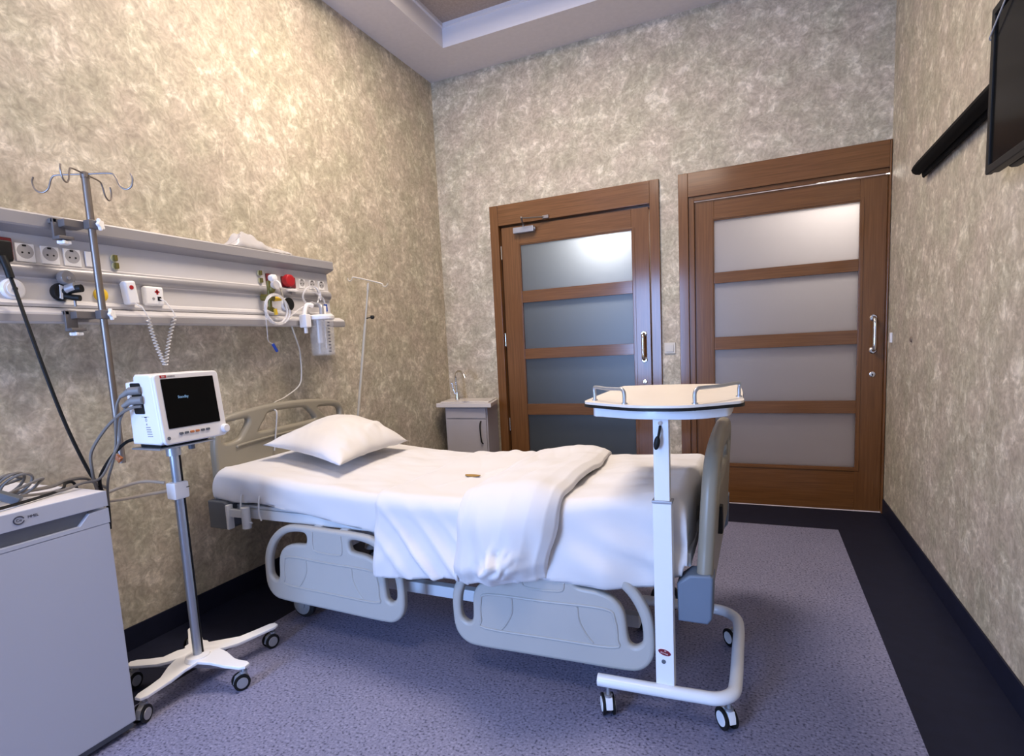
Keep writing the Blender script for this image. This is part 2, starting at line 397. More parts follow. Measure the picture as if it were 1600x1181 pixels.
# lamp panels in the recess; the one near the window is an addition
for lx, ly, lab in ((LX, LY, 'square warm white lamp panel in the ceiling recess above the bed'), (1.45, -.35, 'added unseen warm lamp panel in the ceiling recess near the window')):
    t = thing('ceiling_lamp', lab, 'ceiling lamp', (lx, ly, ZT), 'lamp panels in the ceiling recess')
    obj('lamp_frame', MB().plate(rrect(-.55, -.55, .55, .55, .02), [rrect(-.51, -.51, .51, .51, .01)], .05, .003, T(lx, ly, ZT-.027), sm=False), WHITEP, t)
    obj('diffuser', MB().box((lx-.51, ly-.51, ZT-.045), (lx+.51, ly+.51, ZT-.03)), LAMPG, t)
# skirting
def skirt(name, pts):
    b = MB()
    for (x0, y0), (x1, y1) in pts: b.box((x0, y0, 0), (x1, y1, .098), .002)
    struct(name, b, NAVY)
skirt('baseboard_left', [((0.0005, YF+.001), (.008, YB-.001))]); skirt('baseboard_right', [((XR-.008, YF+.001), (XR-.0005, YB-.03))])
skirt('baseboard_back', [((.009, YB-.008), (D1[0]-.001, YB-.0005)), ((D1[1]+.001, YB-.008), (D2[0]-.001, YB-.0005))])
# rooms behind the doors
def backroom(name, x0, x1, y0, y1, z1, m):
    b = MB(); b.box((x0-.05, y0, -.05), (x0, y1, z1)).box((x1, y0, -.05), (x1+.05, y1, z1)).box((x0-.05, y1, -.05), (x1+.05, y1+.05, z1)).box((x0-.05, y0, z1), (x1+.05, y1+.05, z1+.05)).box((x0-.05, y0, -.1), (x1+.05, y1+.05, -.05))
    struct(name, b, m)
backroom('wall_bathroom', .35, 1.80, YB+TH, YB+1.7, 2.5, mat('bathroom_tiles', (.14, .14, .14), .4, var=.05))
backroom('wall_corridor', 1.86, 3.6, YB+TH, YB+2.0, 2.6, mat('corridor_paint', (.60, .55, .57), .7, var=.03))

# ------------------------------------------------------------------ doors
def frame(name, D, step):
    b = MB().m(WOODV)
    x0, x1, i0, i1, zb, zt = D; yo = YB-.022
    b.box((x0, yo, 0), (i0, YB-.0005, zt), .003)
    b.box((i1, yo, 0), (min(x1, XR-.003), YB-.0005, zt), .003)
    b.m(WOODH).box((i0, yo+.002, zb), (i1, YB-.0005, zt), .003)
    b.m(WOODV)     # jamb lining through the wall, with its stop
    b.box((i0-.005, YB-.0005, 0), (i0, YB+.10, zb+.005)).box((i1, YB-.0005, 0), (i1+.005, YB+.10, zb+.005)).m(WOODH).box((i0, YB-.0005, zb), (i1, YB+.10, zb+.005))
    b.m(WOODV).box((i0, YB+step[0], 0), (i0+step[1], YB+step[0]+.02, zb), .002).m(WOODH).box((i0+step[1], YB+step[0], zb-step[2]), (i1, YB+step[0]+.02, zb), .002)
    struct(name, b, WOODV)
frame('trim_2', D1, (.050, .014, .026)); frame('trim_3', D2, (-.004, .0375, .028))
def door(name, lx0, lx1, lz1, y0, gx0, gx1, panes, pm):
    root = bpy.data.objects.new(name, None); COL.objects.link(root); root.location = ((lx0+lx1)/2, y0, 0); root['kind'] = 'structure'; WL[name] = Vector(root.location)
    b = MB().m(WOODV); y1 = y0+.042
    b.box((lx0, y0, .001), (gx0, y1, lz1), .0025); b.box((gx1, y0, .001), (lx1, y1, lz1), .0025)
    b.m(WOODH); zs = [.001]+[z for p in panes for z in p]+[lz1]
    for k in range(0, len(zs), 2): b.box((gx0, y0+.0015, zs[k]), (gx1, y1-.0015, zs[k+1]), .002)
    # thin glazing beads round the whole glazed field
    zl, zh = panes[0][0], panes[-1][1]
    b.m(WOODV).box((gx0-.022, y0-.004, zl-.022), (gx0-.006, y0, zh+.022), .0015).box((gx1+.006, y0-.004, zl-.022), (gx1+.022, y0, zh+.022), .0015)
    b.m(WOODH).box((gx0-.006, y0-.004, zl-.022), (gx1+.006, y0, zl-.008), .0015).box((gx0-.006, y0-.004, zh+.008), (gx1+.006, y0, zh+.022), .0015)
    obj('leaf', b, None, root)
    for (z0, z1) in panes: obj('pane', MB().box((gx0-.001, y0+.014, z0-.001), (gx1+.001, y0+.020, z1+.001)), pm, root)
    return root
p1 = [(.27, .623), (.711, 1.069), (1.15, 1.51), (1.601, 1.951)]
p2 = [(.283, .636), (.718, 1.077), (1.164, 1.528), (1.601, 1.945)]
door1 = door('door_1', .548, 1.680, 2.098, YB+.004, .702, 1.558, p1, PANE1)
door2 = door('door_2', 1.982, 3.087, 2.083, YB+.018, 2.108, 2.946, p2, PANE2)
def pull(root, x, y, z0, z1, keyz):
    b = MB()
    for z in (z0, z1): b.lathe([(.021, 0), (.021, .004), (.016, .008)], (x, y, z), (0, -1, 0), 28)
    b.m(CHROME).tube([(x, y, z0), (x, y-.035, z0+.003), (x, y-.052, z0+.022), (x, y-.052, (z0+z1)/2), (x, y-.052, z1-.022), (x, y-.035, z1-.003), (x, y, z1)], .0105, 14, smooth=5)
    obj('handle', b, CHROME, root)
    b = MB().m(CHROME).lathe([(.017, 0), (.017, .004), (.012, .007)], (x, y, keyz), (0, -1, 0), 24).m(BLACK).cyl((x, y-.0072, keyz), (x, y-.0078, keyz), .0045, 12)
    b.m(BLACK).box((x-.0022, y-.0078, keyz-.012), (x+.0022, y-.0072, keyz))
    obj('lock_plate', b, None, root)
pull(door1, 1.632, YB+.004, 1.03, 1.215, .868); pull(door2, 3.030, YB+.018, 1.035, 1.235, .884)
for z in (1.86, 1.18, .5):
    obj('hinge', MB().cyl((.544, YB-.004, z), (.544, YB-.004, z+.10), .006, 12).cyl((.544, YB-.004, z-.006), (.544, YB-.004, z), .0035, 8), CHROME, door1)
b = MB().m(GREYM).box((.665, YB-.045, 2.035), (.835, YB+.003, 2.08), .006).cyl((.835, YB-.02, 2.058), (.842, YB-.02, 2.058), .012, 14)
cl = obj('door_closer', b, GREYM, door1)
b = MB().tube([(.745, YB-.02, 2.08), (.745, YB-.02, 2.10)], .009, 12).tube([(.745, YB-.026, 2.10), (.775, YB-.13, 2.122)], .0065, 8).tube([(.775, YB-.13, 2.122), (.915, YB-.035, 2.128)], .0055, 8).ball((.775, YB-.13, 2.124), .010).box((.905, YB-.036, 2.117), (.955, YB-.022, 2.14), .002)
obj('closer_arm', b, STEEL, cl)
# ------------------------------------------------------------------ small wall fittings
t = thing('light_switch', 'square cream light switch on the wall strip between the two doors', 'light switch', (1.812, YB, 1.066))
obj('switch_plate', MB().box((1.774, YB-.009, 1.066), (1.851, YB-.0003, 1.144), .003), mat('cream_plastic', (.62, .57, .48), .4, var=.02), t)
obj('rocker', MB().box((1.787, YB-.0135, 1.079), (1.838, YB-.009, 1.131), .002, ), mat('cream_plastic', (.62, .57, .48), .4), t)
t = obj('wall_cap', MB().lathe([(.014, 0), (.013, .006), (.005, .009)], (XR-.0003, 3.586, 1.105), (-1, 0, 0), 20), mat('brown_cap', (.20, .15, .11), .5, var=.05))  # small round cap on the wall
tag(t, 'small brownish round cap on the right wall beside the wide door', 'wall cap')
t = obj('door_stop', MB().box((XR-.012, 4.05, 1.08), (XR-.0003, 4.085, 1.14), .003), PLASW)
tag(t, 'tiny white box on the right wall edge level with the wide door handle', 'wall box')

# ------------------------------------------------------------------ television and wall bar
t = thing('television', 'flat black television on the right wall with a dark glossy screen', 'television', (3.06, 1.83, 1.60))
X0 = 3.0; ya, yb_, za, zb = 1.44, 2.24, 1.612, 2.076
Mx = basis((X0, 0, 0), (0, 1, 0), (0, 0, 1), (1, 0, 0))
b = MB().plate(rrect(ya, za, yb_, zb, .008), [rrect(ya+.022, za+.024, yb_-.022, zb-.022, .003)], .016, .003, basis((X0+.008, 0, 0), (0, 1, 0), (0, 0, 1), (1, 0, 0)), sm=False)
obj('bezel', b, BLACK, t)
obj('screen', MB().box((X0+.006, ya+.02, za+.022), (X0+.012, yb_-.02, zb-.02)), SCREEN, t)
b = MB().m(BLACK).box((X0+.016, ya+.004, za+.004), (X0+.035, yb_-.004, zb-.004), .004)
b.prism([(ya+.06, za+.002), (yb_-.06, za+.002), (yb_-.12, za+.30), (ya+.12, za+.30)], lambda p, k: (X0+(.034, .068)[k], p[0], p[1]), .01)
obj('back_cover', b, BLACK, t)
obj('wall_mount', MB().box((X0+.066, 1.70, 1.72), (XR-.0003, 1.98, 1.95), .004), DGREY, t)
t = obj('television_cable', MB().tube([(2.997, 1.42, 2.40), (2.996, 1.75, 2.217), (2.996, 2.128, 2.049), (2.996, 2.238, 2.000), (3.0, 2.246, 1.997), (XR-.004, 2.30, 1.985)], .0022, 8), mat('pale_cord', (.5, .48, .46), .5, var=.02))
t2 = t; tag(t, 'thin pale cord slanting across the top corner of the television', 'cord')
prof = [(3.040, 1.915), (3.034, 1.900), (3.040, 1.886), (3.052, 1.877), (3.068, 1.874), (3.0745, 1.884), (3.078, 1.862), (3.085, 1.858), (3.093, 1.866), (3.1007, 1.885), (3.1007, 1.975), (3.09, 1.972), (3.055, 1.935)]
b = MB().prism(prof, lambda p, k: (p[0], (1.3, 3.37)[k], p[1]), .003)
tag(obj('wall_bar', b, mat('matt_black', (.004, .004, .004), .75, spec=.08, bump=.02, scale=40), angle=30), 'long black bar with a curved profile along the right wall, running behind the television', 'wall bar')

# ------------------------------------------------------------------ bedhead service panel on the left wall
t = thing('service_panel', 'long white hospital bedhead panel with sockets and gas outlets on the left wall', 'bedhead panel', (0, 1.2, 1.34))
PY0, PY1 = .10, 2.68
up = [(0.0003, 1.60), (.078, 1.635), (.083, 1.55), (.0003, 1.55)]
body = [(.0003, 1.68), (.060, 1.675), (.072, 1.645), (.078, 1.555), (.088, 1.548), (.096, 1.530), (.094, 1.512), (.082, 1.503), (.078, 1.500), (.080, 1.43), (.090, 1.424), (.094, 1.414), (.090, 1.405), (.082, 1.402), (.0003, 1.402)]
obj('panel_body', MB().prism(body, lambda p, k: (p[0], (PY0, PY1+.012)[k], p[1])), PANELW, t, angle=25)
lip = [(.0003, 1.726), (.118, 1.722), (.122, 1.716), (.122, 1.678), (.118, 1.672), (.062, 1.652), (.058, 1.662), (.0003, 1.682)]
obj('top_cover', MB().prism(lip, lambda p, k: (p[0], (PY0, 2.70)[k], p[1]), .002), PANELG, t, angle=25)
low = [(.0003, 1.404), (.10, 1.400), (.130, 1.386), (.136, 1.380), (.136, 1.348), (.130, 1.344), (.0003, 1.350)]
obj('lower_rail', MB().prism(low, lambda p, k: (p[0], (PY0, 2.745)[k], p[1]), .002), PANELW, t, angle=25)
FX = .0785
def socket(y, z, w=.029):
    b = MB().m(WHITEP).box((FX-.004, y-w, z-w-.004), (FX+.004, y+w, z+w), .002)
    b.m(mat('socket_grey', (.42, .41, .42), .5, var=.03)).lathe([(w*.86, .0), (w*.86, .0046)], (FX, y, z+.003), (1, 0, 0), 28)
    b.m(BLACK)
    for dy in (-.010, .010): b.cyl((FX+.0046, y+dy, z-.002), (FX+.0054, y+dy, z-.002), .0032, 10)
    b.box((FX+.0046, y-.008, z+w*.66), (FX+.0056, y+.004, z+w*.86))
    obj('socket', b, None, t)
for y in (1.155, 1.232, 1.305): socket(y, 1.590)
for y in (2.476, 2.556, 2.632): socket(y, 1.585, .023)
obj('blank_plate', MB().box((FX-.004, 1.35, 1.562), (FX+.004, 1.40, 1.618), .002), WHITEP, t)
for y, z0 in ((1.458, 1.592), (1.460, 1.562), (2.182, 1.602), (2.184, 1.565)):
    b = MB().m(mat('brass_pale', (.62, .60, .40), .4, .3, var=.05)).lathe([(.015, 0), (.014, .005)], (FX, y, z0+.012), (1, 0, 0), 20).m(OLIVE).box((FX+.004, y-.0065, z0+.001), (FX+.016, y+.0065, z0+.024), .002)
    obj('terminal', b, None, t)
obj('red_socket', MB().m(DRED).box((FX-.002, 2.325, 1.555), (FX+.007, 2.425, 1.612), .003), DRED, t)
obj('red_socket', MB().m(DRED).box((FX-.002, 2.222, 1.562), (FX+.007, 2.275, 1.617), .003), DRED, t)
obj('red_socket', MB().m(DRED).box((FX-.002, 1.06, 1.56), (FX+.007, 1.118, 1.632), .003), DRED, t)
def gas(y, z, col, r=.030, label=None):
    b = MB().m(PLASW).lathe([(r, 0), (r, .010), (r*.86, .016), (r*.8, .016)], (FX, y, z), (1, 0, 0), 28).m(col).lathe([(r*.62, .014), (r*.62, .020)], (FX, y, z), (1, 0, 0), 24).m(BLACK).cyl((FX+.02, y, z), (FX+.024, y, z), .0075, 14)
    obj('gas_outlet', b, None, t)
gas(1.100, 1.460, PLASW, .036); gas(2.345, 1.464, WHITEP, .036)
obj('outlet_cover', MB().m(YELL).lathe([(.026, 0), (.026, .008), (.020, .014), (.008, .016)], (FX, 1.388, 1.458), (1, 0, 0), 28), YELL, t)
b = MB().m(BLACK).lathe([(.034, 0.018), (.034, .026)], (FX, 2.345, 1.464), (1, 0, 0), 28)
obj('outlet_ring', b, BLACK, t)
obj('end_plate', MB().m(mat('pale_label', (.66, .64, .68), .4)).box((FX+.0006, 2.648, 1.43), (FX+.004, 2.676, 1.482), .001), None, t)
obj('middle_channel', MB().m(PANELG).prism([(.074, 1.548), (.092, 1.549), (.1005, 1.536), (.1005, 1.520), (.092, 1.506), (.074, 1.503)], lambda p, k: (p[0], (PY0, 2.69)[k], p[1]), .002), PANELG, t, angle=70)
obj('rail_front', MB().m(PANELG).box((.1355, PY0, 1.3485), (.1385, 2.745, 1.3735), .001), PANELG, t)
# things plugged into or hung on the panel
t = thing('vacuum_regulator', 'black suction regulator with a round clear gauge, plugged into the bedhead panel', 'regulator', (.10, 1.26, 1.43))
b = MB().m(BLACK).lathe([(.030, 0), (.032, .012), (.028, .026), (.020, .030)], (FX, 1.244, 1.459), (1, 0, 0), 28)
b.tube([(.10, 1.246, 1.458), (.14, 1.262, 1.466), (.165, 1.275, 1.468)], .014, 14).tube([(.10, 1.246, 1.445), (.135, 1.265, 1.436), (.15, 1.274, 1.434)], .011, 14)
obj('valve_body', b, BLACK, t)
obj('valve_face', MB().m(WHITEP).prism([(1.230, 1.436), (1.238, 1.432), (1.242, 1.478), (1.233, 1.482)], lambda p, k: (FX+(.026, .034)[k], p[0], p[1])), WHITEP, t)
obj('gauge', MB().m(mat('gauge_glass', (.22, .21, .21), .2, var=.1)).lathe([(.0265, 0), (.0265, .018), (.022, .024)], (.105, 1.255, 1.508), (1, 0, 0), 28).m(GREYM).lathe([(.006, 0), (.006, .004)], (.130, 1.255, 1.506), (1, 0, 0), 12).cyl((.115, 1.252, 1.47), (.115, 1.254, 1.485), .006, 10), None, t)
obj('control_knob', MB().m(GREYM).cyl((.118, 1.252, 1.466), (.150, 1.266, 1.474), .017, 20), None, t)
obj('spout', MB().m(GREYM).cyl((.13, 1.266, 1.426), (.13, 1.266, 1.405), .0045, 10), None, t)
# nurse call
t = thing('call_station', 'square white nurse call box with a red cross mark on the bedhead panel', 'call box', (FX, 1.59, 1.42))
b = MB().box((FX-.001, 1.549, 1.424), (FX+.028, 1.633, 1.503), .010, seg=4); obj('housing', b, WHITEP, t)
obj('mark', MB().m(RED).box((FX+.0275, 1.598, 1.470), (FX+.0287, 1.606, 1.490)).box((FX+.0275, 1.592, 1.477), (FX+.0287, 1.612, 1.484)), RED, t)
obj('jack', MB().m(GREYM).lathe([(.0055, .0), (.0055, .002)], (FX+.0275, 1.583, 1.452), (1, 0, 0), 14).m(BLACK).box((FX+.0275, 1.601, 1.444), (FX+.0292, 1.617, 1.461)), None, t)
t = thing('call_handset', 'white nurse call handset with a red button, hanging on the bedhead panel', 'handset', (.11, 1.495, 1.42))
Mh = T(.108, 1.488, 1.468) @ RX(math.radians(6))
obj('handset_body', MB().box((-.027, -.023, -.045), (.014, .023, .048), .009, Mh, seg=4), WHITEP, t)
obj('button', MB().lathe([(.0085, 0), (.008, .002)], Mh @ Vector((.014, 0, .022)), (1, 0, 0), 18), RED, t)
# coiled cord from the box down and back to the handset
pts = []; A, Bm, C_ = Vector((.115, 1.517, 1.405)), Vector((.10, 1.603, 1.176)), Vector((.145, 1.634, 1.40))
def coil(a, c, turns, r, sag):
    out = []
    n = turns*10
    for i in range(n+1):
        u = i/n; p = a.lerp(c, u); p.x -= sag*math.sin(PI*u)*.3
        an = 2*PI*turns*u; out.append(p+Vector((math.cos(an)*r, math.sin(an)*r, 0)))
    return out
path = [Vector((.118, 1.494, 1.428)), Vector((.145, 1.505, 1.41)), Vector((.150, 1.515, 1.385))]+coil(Vector((.150, 1.520, 1.365)), Bm, 15, .0075, .03)+coil(Bm+Vector((0, .004, 0)), Vector((.150, 1.637, 1.375)), 14, .0075, .03)+[Vector((.152, 1.630, 1.40)), Vector((.13, 1.618, 1.44)), Vector((FX+.030, 1.610, 1.452))]
obj('coiled_cord', MB().tube(path, .0023, 6), mat('coiled_cord_plastic', (.74, .71, .67), .5), t)
# flow regulator and tubing
t = thing('oxygen_regulator', 'olive and yellow gas regulator behind the tubing coil on the bedhead panel', 'regulator', (.10, 2.17, 1.40))
b = MB().m(OLIVE).cyl((.09, 2.175, 1.49), (.155, 2.185, 1.485), .017, 18).ball((.150, 2.186, 1.53), .020, (1, .9, 1.1)).cyl((.135, 2.18, 1.43), (.135, 2.182, 1.57), .010, 14).cyl((.135, 2.17, 1.435), (.135, 2.20, 1.425), .012, 14)
obj('regulator_body', b, OLIVE, t)
obj('yellow_cap', MB().m(YELL).cyl((.14, 2.20, 1.480), (.145, 2.245, 1.485), .012, 16), YELL, t)
obj('yellow_cap', MB().m(YELL).cyl((.15, 2.195, 1.43), (.15, 2.20, 1.40), .009, 12), YELL, t)
obj('gauge', MB().m(CLOUDY).lathe([(.021, 0), (.021, .02)], (.16, 2.19, 1.547), (1, 0, 0), 22), None, t)
path = []
for k in range(7*22+1):
    a = 2*PI*k/22; rr_ = .074+.006*math.sin(a*.37)+.003*nz(k*.2, 1)
    path.append(Vector((.168+.010*math.sin(a*.61)+.0012*k/22, 2.185+rr_*1.0*math.cos(a)+.006*math.sin(a*.31), 1.425+rr_*.98*math.sin(a))))
tag(obj('tubing_coil', MB().tube(path, .0030, 7), CLEAR2), 'coil of clear oxygen tubing hanging from the left side of the olive regulator', 'tubing')
tag(obj('tubing', MB().m(CLEAR2).tube([(.16, 2.12, 1.40), (.15, 2.13, 1.31), (.13, 2.15, 1.27), (.12, 2.185, 1.255)], .0028, 7, smooth=5).m(BLUE).cyl((.12, 2.188, 1.253), (.118, 2.214, 1.215), .0075, 12)), 'clear tube end with a blue tip dangling below the tubing coil', 'tubing')
b = MB().m(CLEAR2).tube([(.16, 2.20, 1.55), (.15, 2.27, 1.535), (.15, 2.40, 1.53), (.15, 2.50, 1.53), (.155, 2.55, 1.50), (.155, 2.566, 1.465)], .0055, 8, smooth=6)
b.tube([(.155, 2.25, 1.37), (.15, 2.34, 1.42), (.15, 2.42, 1.46), (.15, 2.47, 1.475)], .0048, 8, smooth=5)
b.tube([(.155, 2.42, 1.46), (.155, 2.395, 1.50), (.155, 2.43, 1.55), (.155, 2.49, 1.56), (.155, 2.53, 1.535), (.155, 2.53, 1.49)], .0055, 8, smooth=6).m(BLUE).cyl((.155, 2.566, 1.468), (.155, 2.568, 1.428), .0105, 12)
tag(obj('suction_tubing', b), 'thick clear suction hose looping over the jar, ending in a blue connector', 'tubing')
t = thing('suction_jar', 'clear graduated suction jar with a white lid at the right end of the bedhead panel', 'suction jar', (.185, 2.49, 1.17))
JX, JY = .195, 2.475
obj('jar_body', MB().lathe([(.060, 1.182), (.064, 1.19), (.068, 1.38), (.064, 1.38), (.058, 1.19)], (JX, JY, 0), (0, 0, 1), 32), CLEAR, t)
obj('lid', MB().m(PLASW).lathe([(.071, 1.378), (.073, 1.382), (.073, 1.396), (.066, 1.402), (.02, 1.406)], (JX, JY, 0), (0, 0, 1), 32), PLASW, t)
obj('inner_tube', MB().m(CLOUDY).cyl((JX, JY-.018, 1.375), (JX, JY-.018, 1.25), .016, 16).cyl((JX+.01, JY+.015, 1.375), (JX+.01, JY+.015, 1.22), .005, 10), None, t)
b = MB()
for k in range(10):
    z = 1.36-k*.0175; a = -.26
    b.box((-.0004, -.006-(.003 if k % 2 else 0), -.0022), (.0008, .006, .0022), 0, T(JX, JY, z) @ RZ(a) @ T(.0682-.0003*k, 0, 0))
obj('scale_marks', b, INK, t)
b = MB().m(PLASW).box((.15, 2.355, 1.335), (.20, 2.395, 1.405), .006).cyl((.175, 2.375, 1.34), (.175, 2.375, 1.305), .010, 14)
obj('filter', b, PLASW, t); b = MB()
b.tube([(.16, 2.385, 1.40), (.16, 2.41, 1.455), (.165, 2.45, 1.455)], .012, 12, smooth=4)
obj('elbow', b, PLASW, t)
obj('inlet', MB().cyl((.185, 2.52, 1.40), (.18, 2.53, 1.455), .009, 12), PLASW, t)
obj('hanger', MB().m(GREYM).tube([(.10, 2.50, 1.46), (.15, 2.50, 1.465), (.185, 2.495, 1.45), (.19, 2.49, 1.405)], .012, 12, smooth=4).cyl((.14, 2.475, 1.465), (.15, 2.53, 1.462), .014, 14), GREYM, t)
tag(obj('regulator_cord', MB().m(GREYM).tube([(.09, 2.556, 1.575), (.115, 2.553, 1.56), (.13, 2.55, 1.52), (.14, 2.52, 1.475)], .006, 8, smooth=5)), 'grey lead running from the middle small socket down to the suction fitting', 'cord')
t = thing('red_knob_plug', 'bright red round plug in the wide dark red socket', 'plug', (.10, 2.35, 1.56))
obj('knob', MB().m(RED).lathe([(.030, 0), (.034, .015), (.031, .032), (.022, .038)], (FX+.007, 2.355, 1.588), (1, 0, 0), 26), RED, t)
obj('stem', MB().m(STEEL).cyl((.105, 2.36, 1.56), (.108, 2.365, 1.515), .004, 10).m(PLASW).box((.10, 2.335, 1.53), (.118, 2.40, 1.545), .004), None, t)
t = thing('white_plug', 'white mains plug with a long white lead running down to the headboard', 'plug', (.10, 2.25, 1.5))
obj('plug_body', MB().m(WHITEP).lathe([(.019, 0), (.021, .012), (.018, .03), (.008, .036)], (FX+.006, 2.248, 1.592), (1, 0, 0), 22).tube([(.10, 2.252, 1.585), (.125, 2.262, 1.565), (.128, 2.268, 1.54)], .0085, 10, smooth=4), WHITEP, t)
obj('lead', MB().m(WHITEC).tube([(.128, 2.268, 1.54), (.13, 2.285, 1.46), (.125, 2.33, 1.33), (.115, 2.375, 1.23), (.10, 2.395, 1.18), (.10, 2.39, 1.08), (.10, 2.36, 1.02), (.10, 2.25, .970), (.125, 2.16, .955), (.13, 2.125, .93), (.185, 2.106, .915), (.185, 2.10, .86), (.182, 2.09, .80), (.178, 2.075, .72)], .0042, 8, smooth=6), WHITEC, t)
t = thing('black_plug', 'black mains plug at the left edge of the bedhead panel with a long black cable', 'plug', (.12, 1.07, 1.5))
obj('plug_body', MB().m(BLACK).box((FX+.007, 1.045, 1.545), (FX+.05, 1.098, 1.615), .008).tube([(.125, 1.065, 1.56), (.135, 1.070, 1.52), (.138, 1.074, 1.49)], .012, 10), BLACK, t)
obj('cable', MB().m(BLACK).tube([(.138, 1.074, 1.49), (.15, 1.078, 1.44), (.19, 1.074, 1.35), (.24, 1.085, 1.16), (.25, 1.12, .98), (.25, 1.165, .83), (.25, 1.195, .76), (.26, 1.21, .70), (.26, 1.207, .60)], .0062, 8, smooth=6), BLACK, t)
# crumpled plastic bag on top of the panel
def bagf(u, v):
    y = 2.005+u*.40; h = (.070*sstep(0, .22, u)*(1-sstep(.25, .75, u)*.72)*(1-sstep(.9, 1, u))+.006)*(math.sin(PI*v)**.6)
    h *= 1+.4*nz(u*9, v*5, 2)
    return Vector((.006+v*.106+.01*nz(u*6, v*3, 5)*math.sin(PI*v), y+.015*nz(v*4, u*6), 1.724+max(0, h)+.004*(nz(u*20, v*14)+.5)))
tag(obj('plastic_bag', MB().grid(bagf, 40, 12), CLOUDY, solid=.0008), 'crumpled translucent plastic bag lying on top of the bedhead panel', 'plastic bag')
# IV pole clamped to the panel
t = thing('iv_pole', 'tall steel drip pole with four curled hooks, clamped to the front of the bedhead panel', 'drip pole', (.20, 1.315, .82))
px, py = .200, 1.316
obj('pole', MB().cyl((px, py, .818), (px, py, 1.862), .0125, 20).lathe([(.0145, 1.855), (.0145, 1.872), (.010, 1.876)], (px, py, 0)), STEEL, t)
for ang, L_ in ((27, .15), (209, .165), (119, .14), (299, .12)):
    a = math.radians(ang); dx, dy = math.cos(a), math.sin(a)
    prof_ = [(0, 0), (.085, 0), (.105, -.012), (.118, -.045), (.138, -.058), (.158, -.048), (.165, -.022), (.160, -.004)]
    obj('hook', MB().tube([(px+dx*q*L_/.15, py+dy*q*L_/.15, 1.868+h) for q, h in prof_], .0030, 8, smooth=5), STEEL, t)
def clamp(z, zr):
    b = MB().m(mat('dull_clamp_metal', (.17, .155, .15), .45, .3, var=.05)).box((px-.017, py-.018, z-.016), (px+.017, py+.018, z+.016), .003)
    b.box((px-.07, py-.082, z-.014), (px-.015, py-.012, z+.012), .003, None)
    b.box((.1375, py-.10, zr-.03), (.150, py-.06, z+.016), .003).box((.118, py-.10, z+.0), (.15, py-.085, z+.016), .002).box((.135, py-.10, zr-.038), (.178, py-.05, zr-.027), .002)
    c = obj('clamp', b, GREYM, t)
    def knob(c0, ax):
        k = MB().m(WHITEP)
        ax = Vector(ax).normalized(); u = ax.orthogonal().normalized(); w = ax.cross(u); P = []
        for i in range(40):
            an = 2*PI*i/40; r = .0185+.0035*math.cos(5*an); P.append((r*math.cos(an), r*math.sin(an)))
        k.prism(P, lambda p, q: Vector(c0)+u*p[0]+w*p[1]+ax*(.012*q), .003)
        return k
    obj('clamp_knob', knob((px+.019, py+.014, z), (.8, .5, .05)), None, c)
    k = knob((.158, py-.075, zr-.054), (0, 0, 1)); k.m(GREYM).cyl((.158, py-.075, zr-.045), (.158, py-.075, zr-.03), .005, 10)
    obj('clamp_knob', k, None, c)
clamp(1.692, 1.672); clamp(1.372, 1.352)

# ------------------------------------------------------------------ refrigerator
t = thing('refrigerator', 'small white under-counter fridge with a recessed grip, in the left foreground corner', 'refrigerator', (.3, .78, 0))
fx, fy0, fy1 = .548, .53, 1.046
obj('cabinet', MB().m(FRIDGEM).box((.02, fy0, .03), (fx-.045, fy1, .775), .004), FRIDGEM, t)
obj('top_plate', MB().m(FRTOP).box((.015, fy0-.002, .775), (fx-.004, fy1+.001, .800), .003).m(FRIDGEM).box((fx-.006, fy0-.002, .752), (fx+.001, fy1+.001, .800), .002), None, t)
b = MB().m(FRIDGEM).box((fx-.042, fy0, .034), (fx+.001, fy1, .700), .006)
b.m(FRIDGEM).prism([(fy0, .700), (fy1, .700), (fy1, .746), (fy1-.055, .742), (fy1-.085, .711), (fy0, .711)], lambda p, k: (fx+(-.042, .001)[k], p[0], p[1]))
b.m(FRHND).box((fx-.04, fy0, .70), (fx-.016, fy1-.05, .750))
obj('door', b, None, t)
b = MB().m(INK)
ring = [(fy0+.2825+.0125*math.cos(a), .7765+.0105*math.sin(a)) for a in [math.radians(18+324*i/30) for i in range(31)]]
b.tube([(fx+.0016, p[0], p[1]) for p in ring], .0016, 6)
b.text('Co', .011, basis((fx+.0015, fy0+.2825, .7765), (0, 1, 0), (0, 0, 1), (1, 0, 0)), .0003)
b.text('MMEL', .0105, basis((fx+.0015, fy0+.317, .780), (0, 1, 0), (0, 0, 1), (1, 0, 0)), .0003)
obj('maker_mark', b, INK, t)
b = MB().box((fx-.035, fy0, .012), (fx-.012, fy1-.004, .030), .002)
obj('plinth', b, DGREY, t)
for y in (fy0+.03, fy1-.035):
    for x in (.07, fx-.06): obj('foot', MB().lathe([(.016, 0), (.016, .012), (.008, .014), (.008, .031)], (x, y, 0)), BLACK, t)
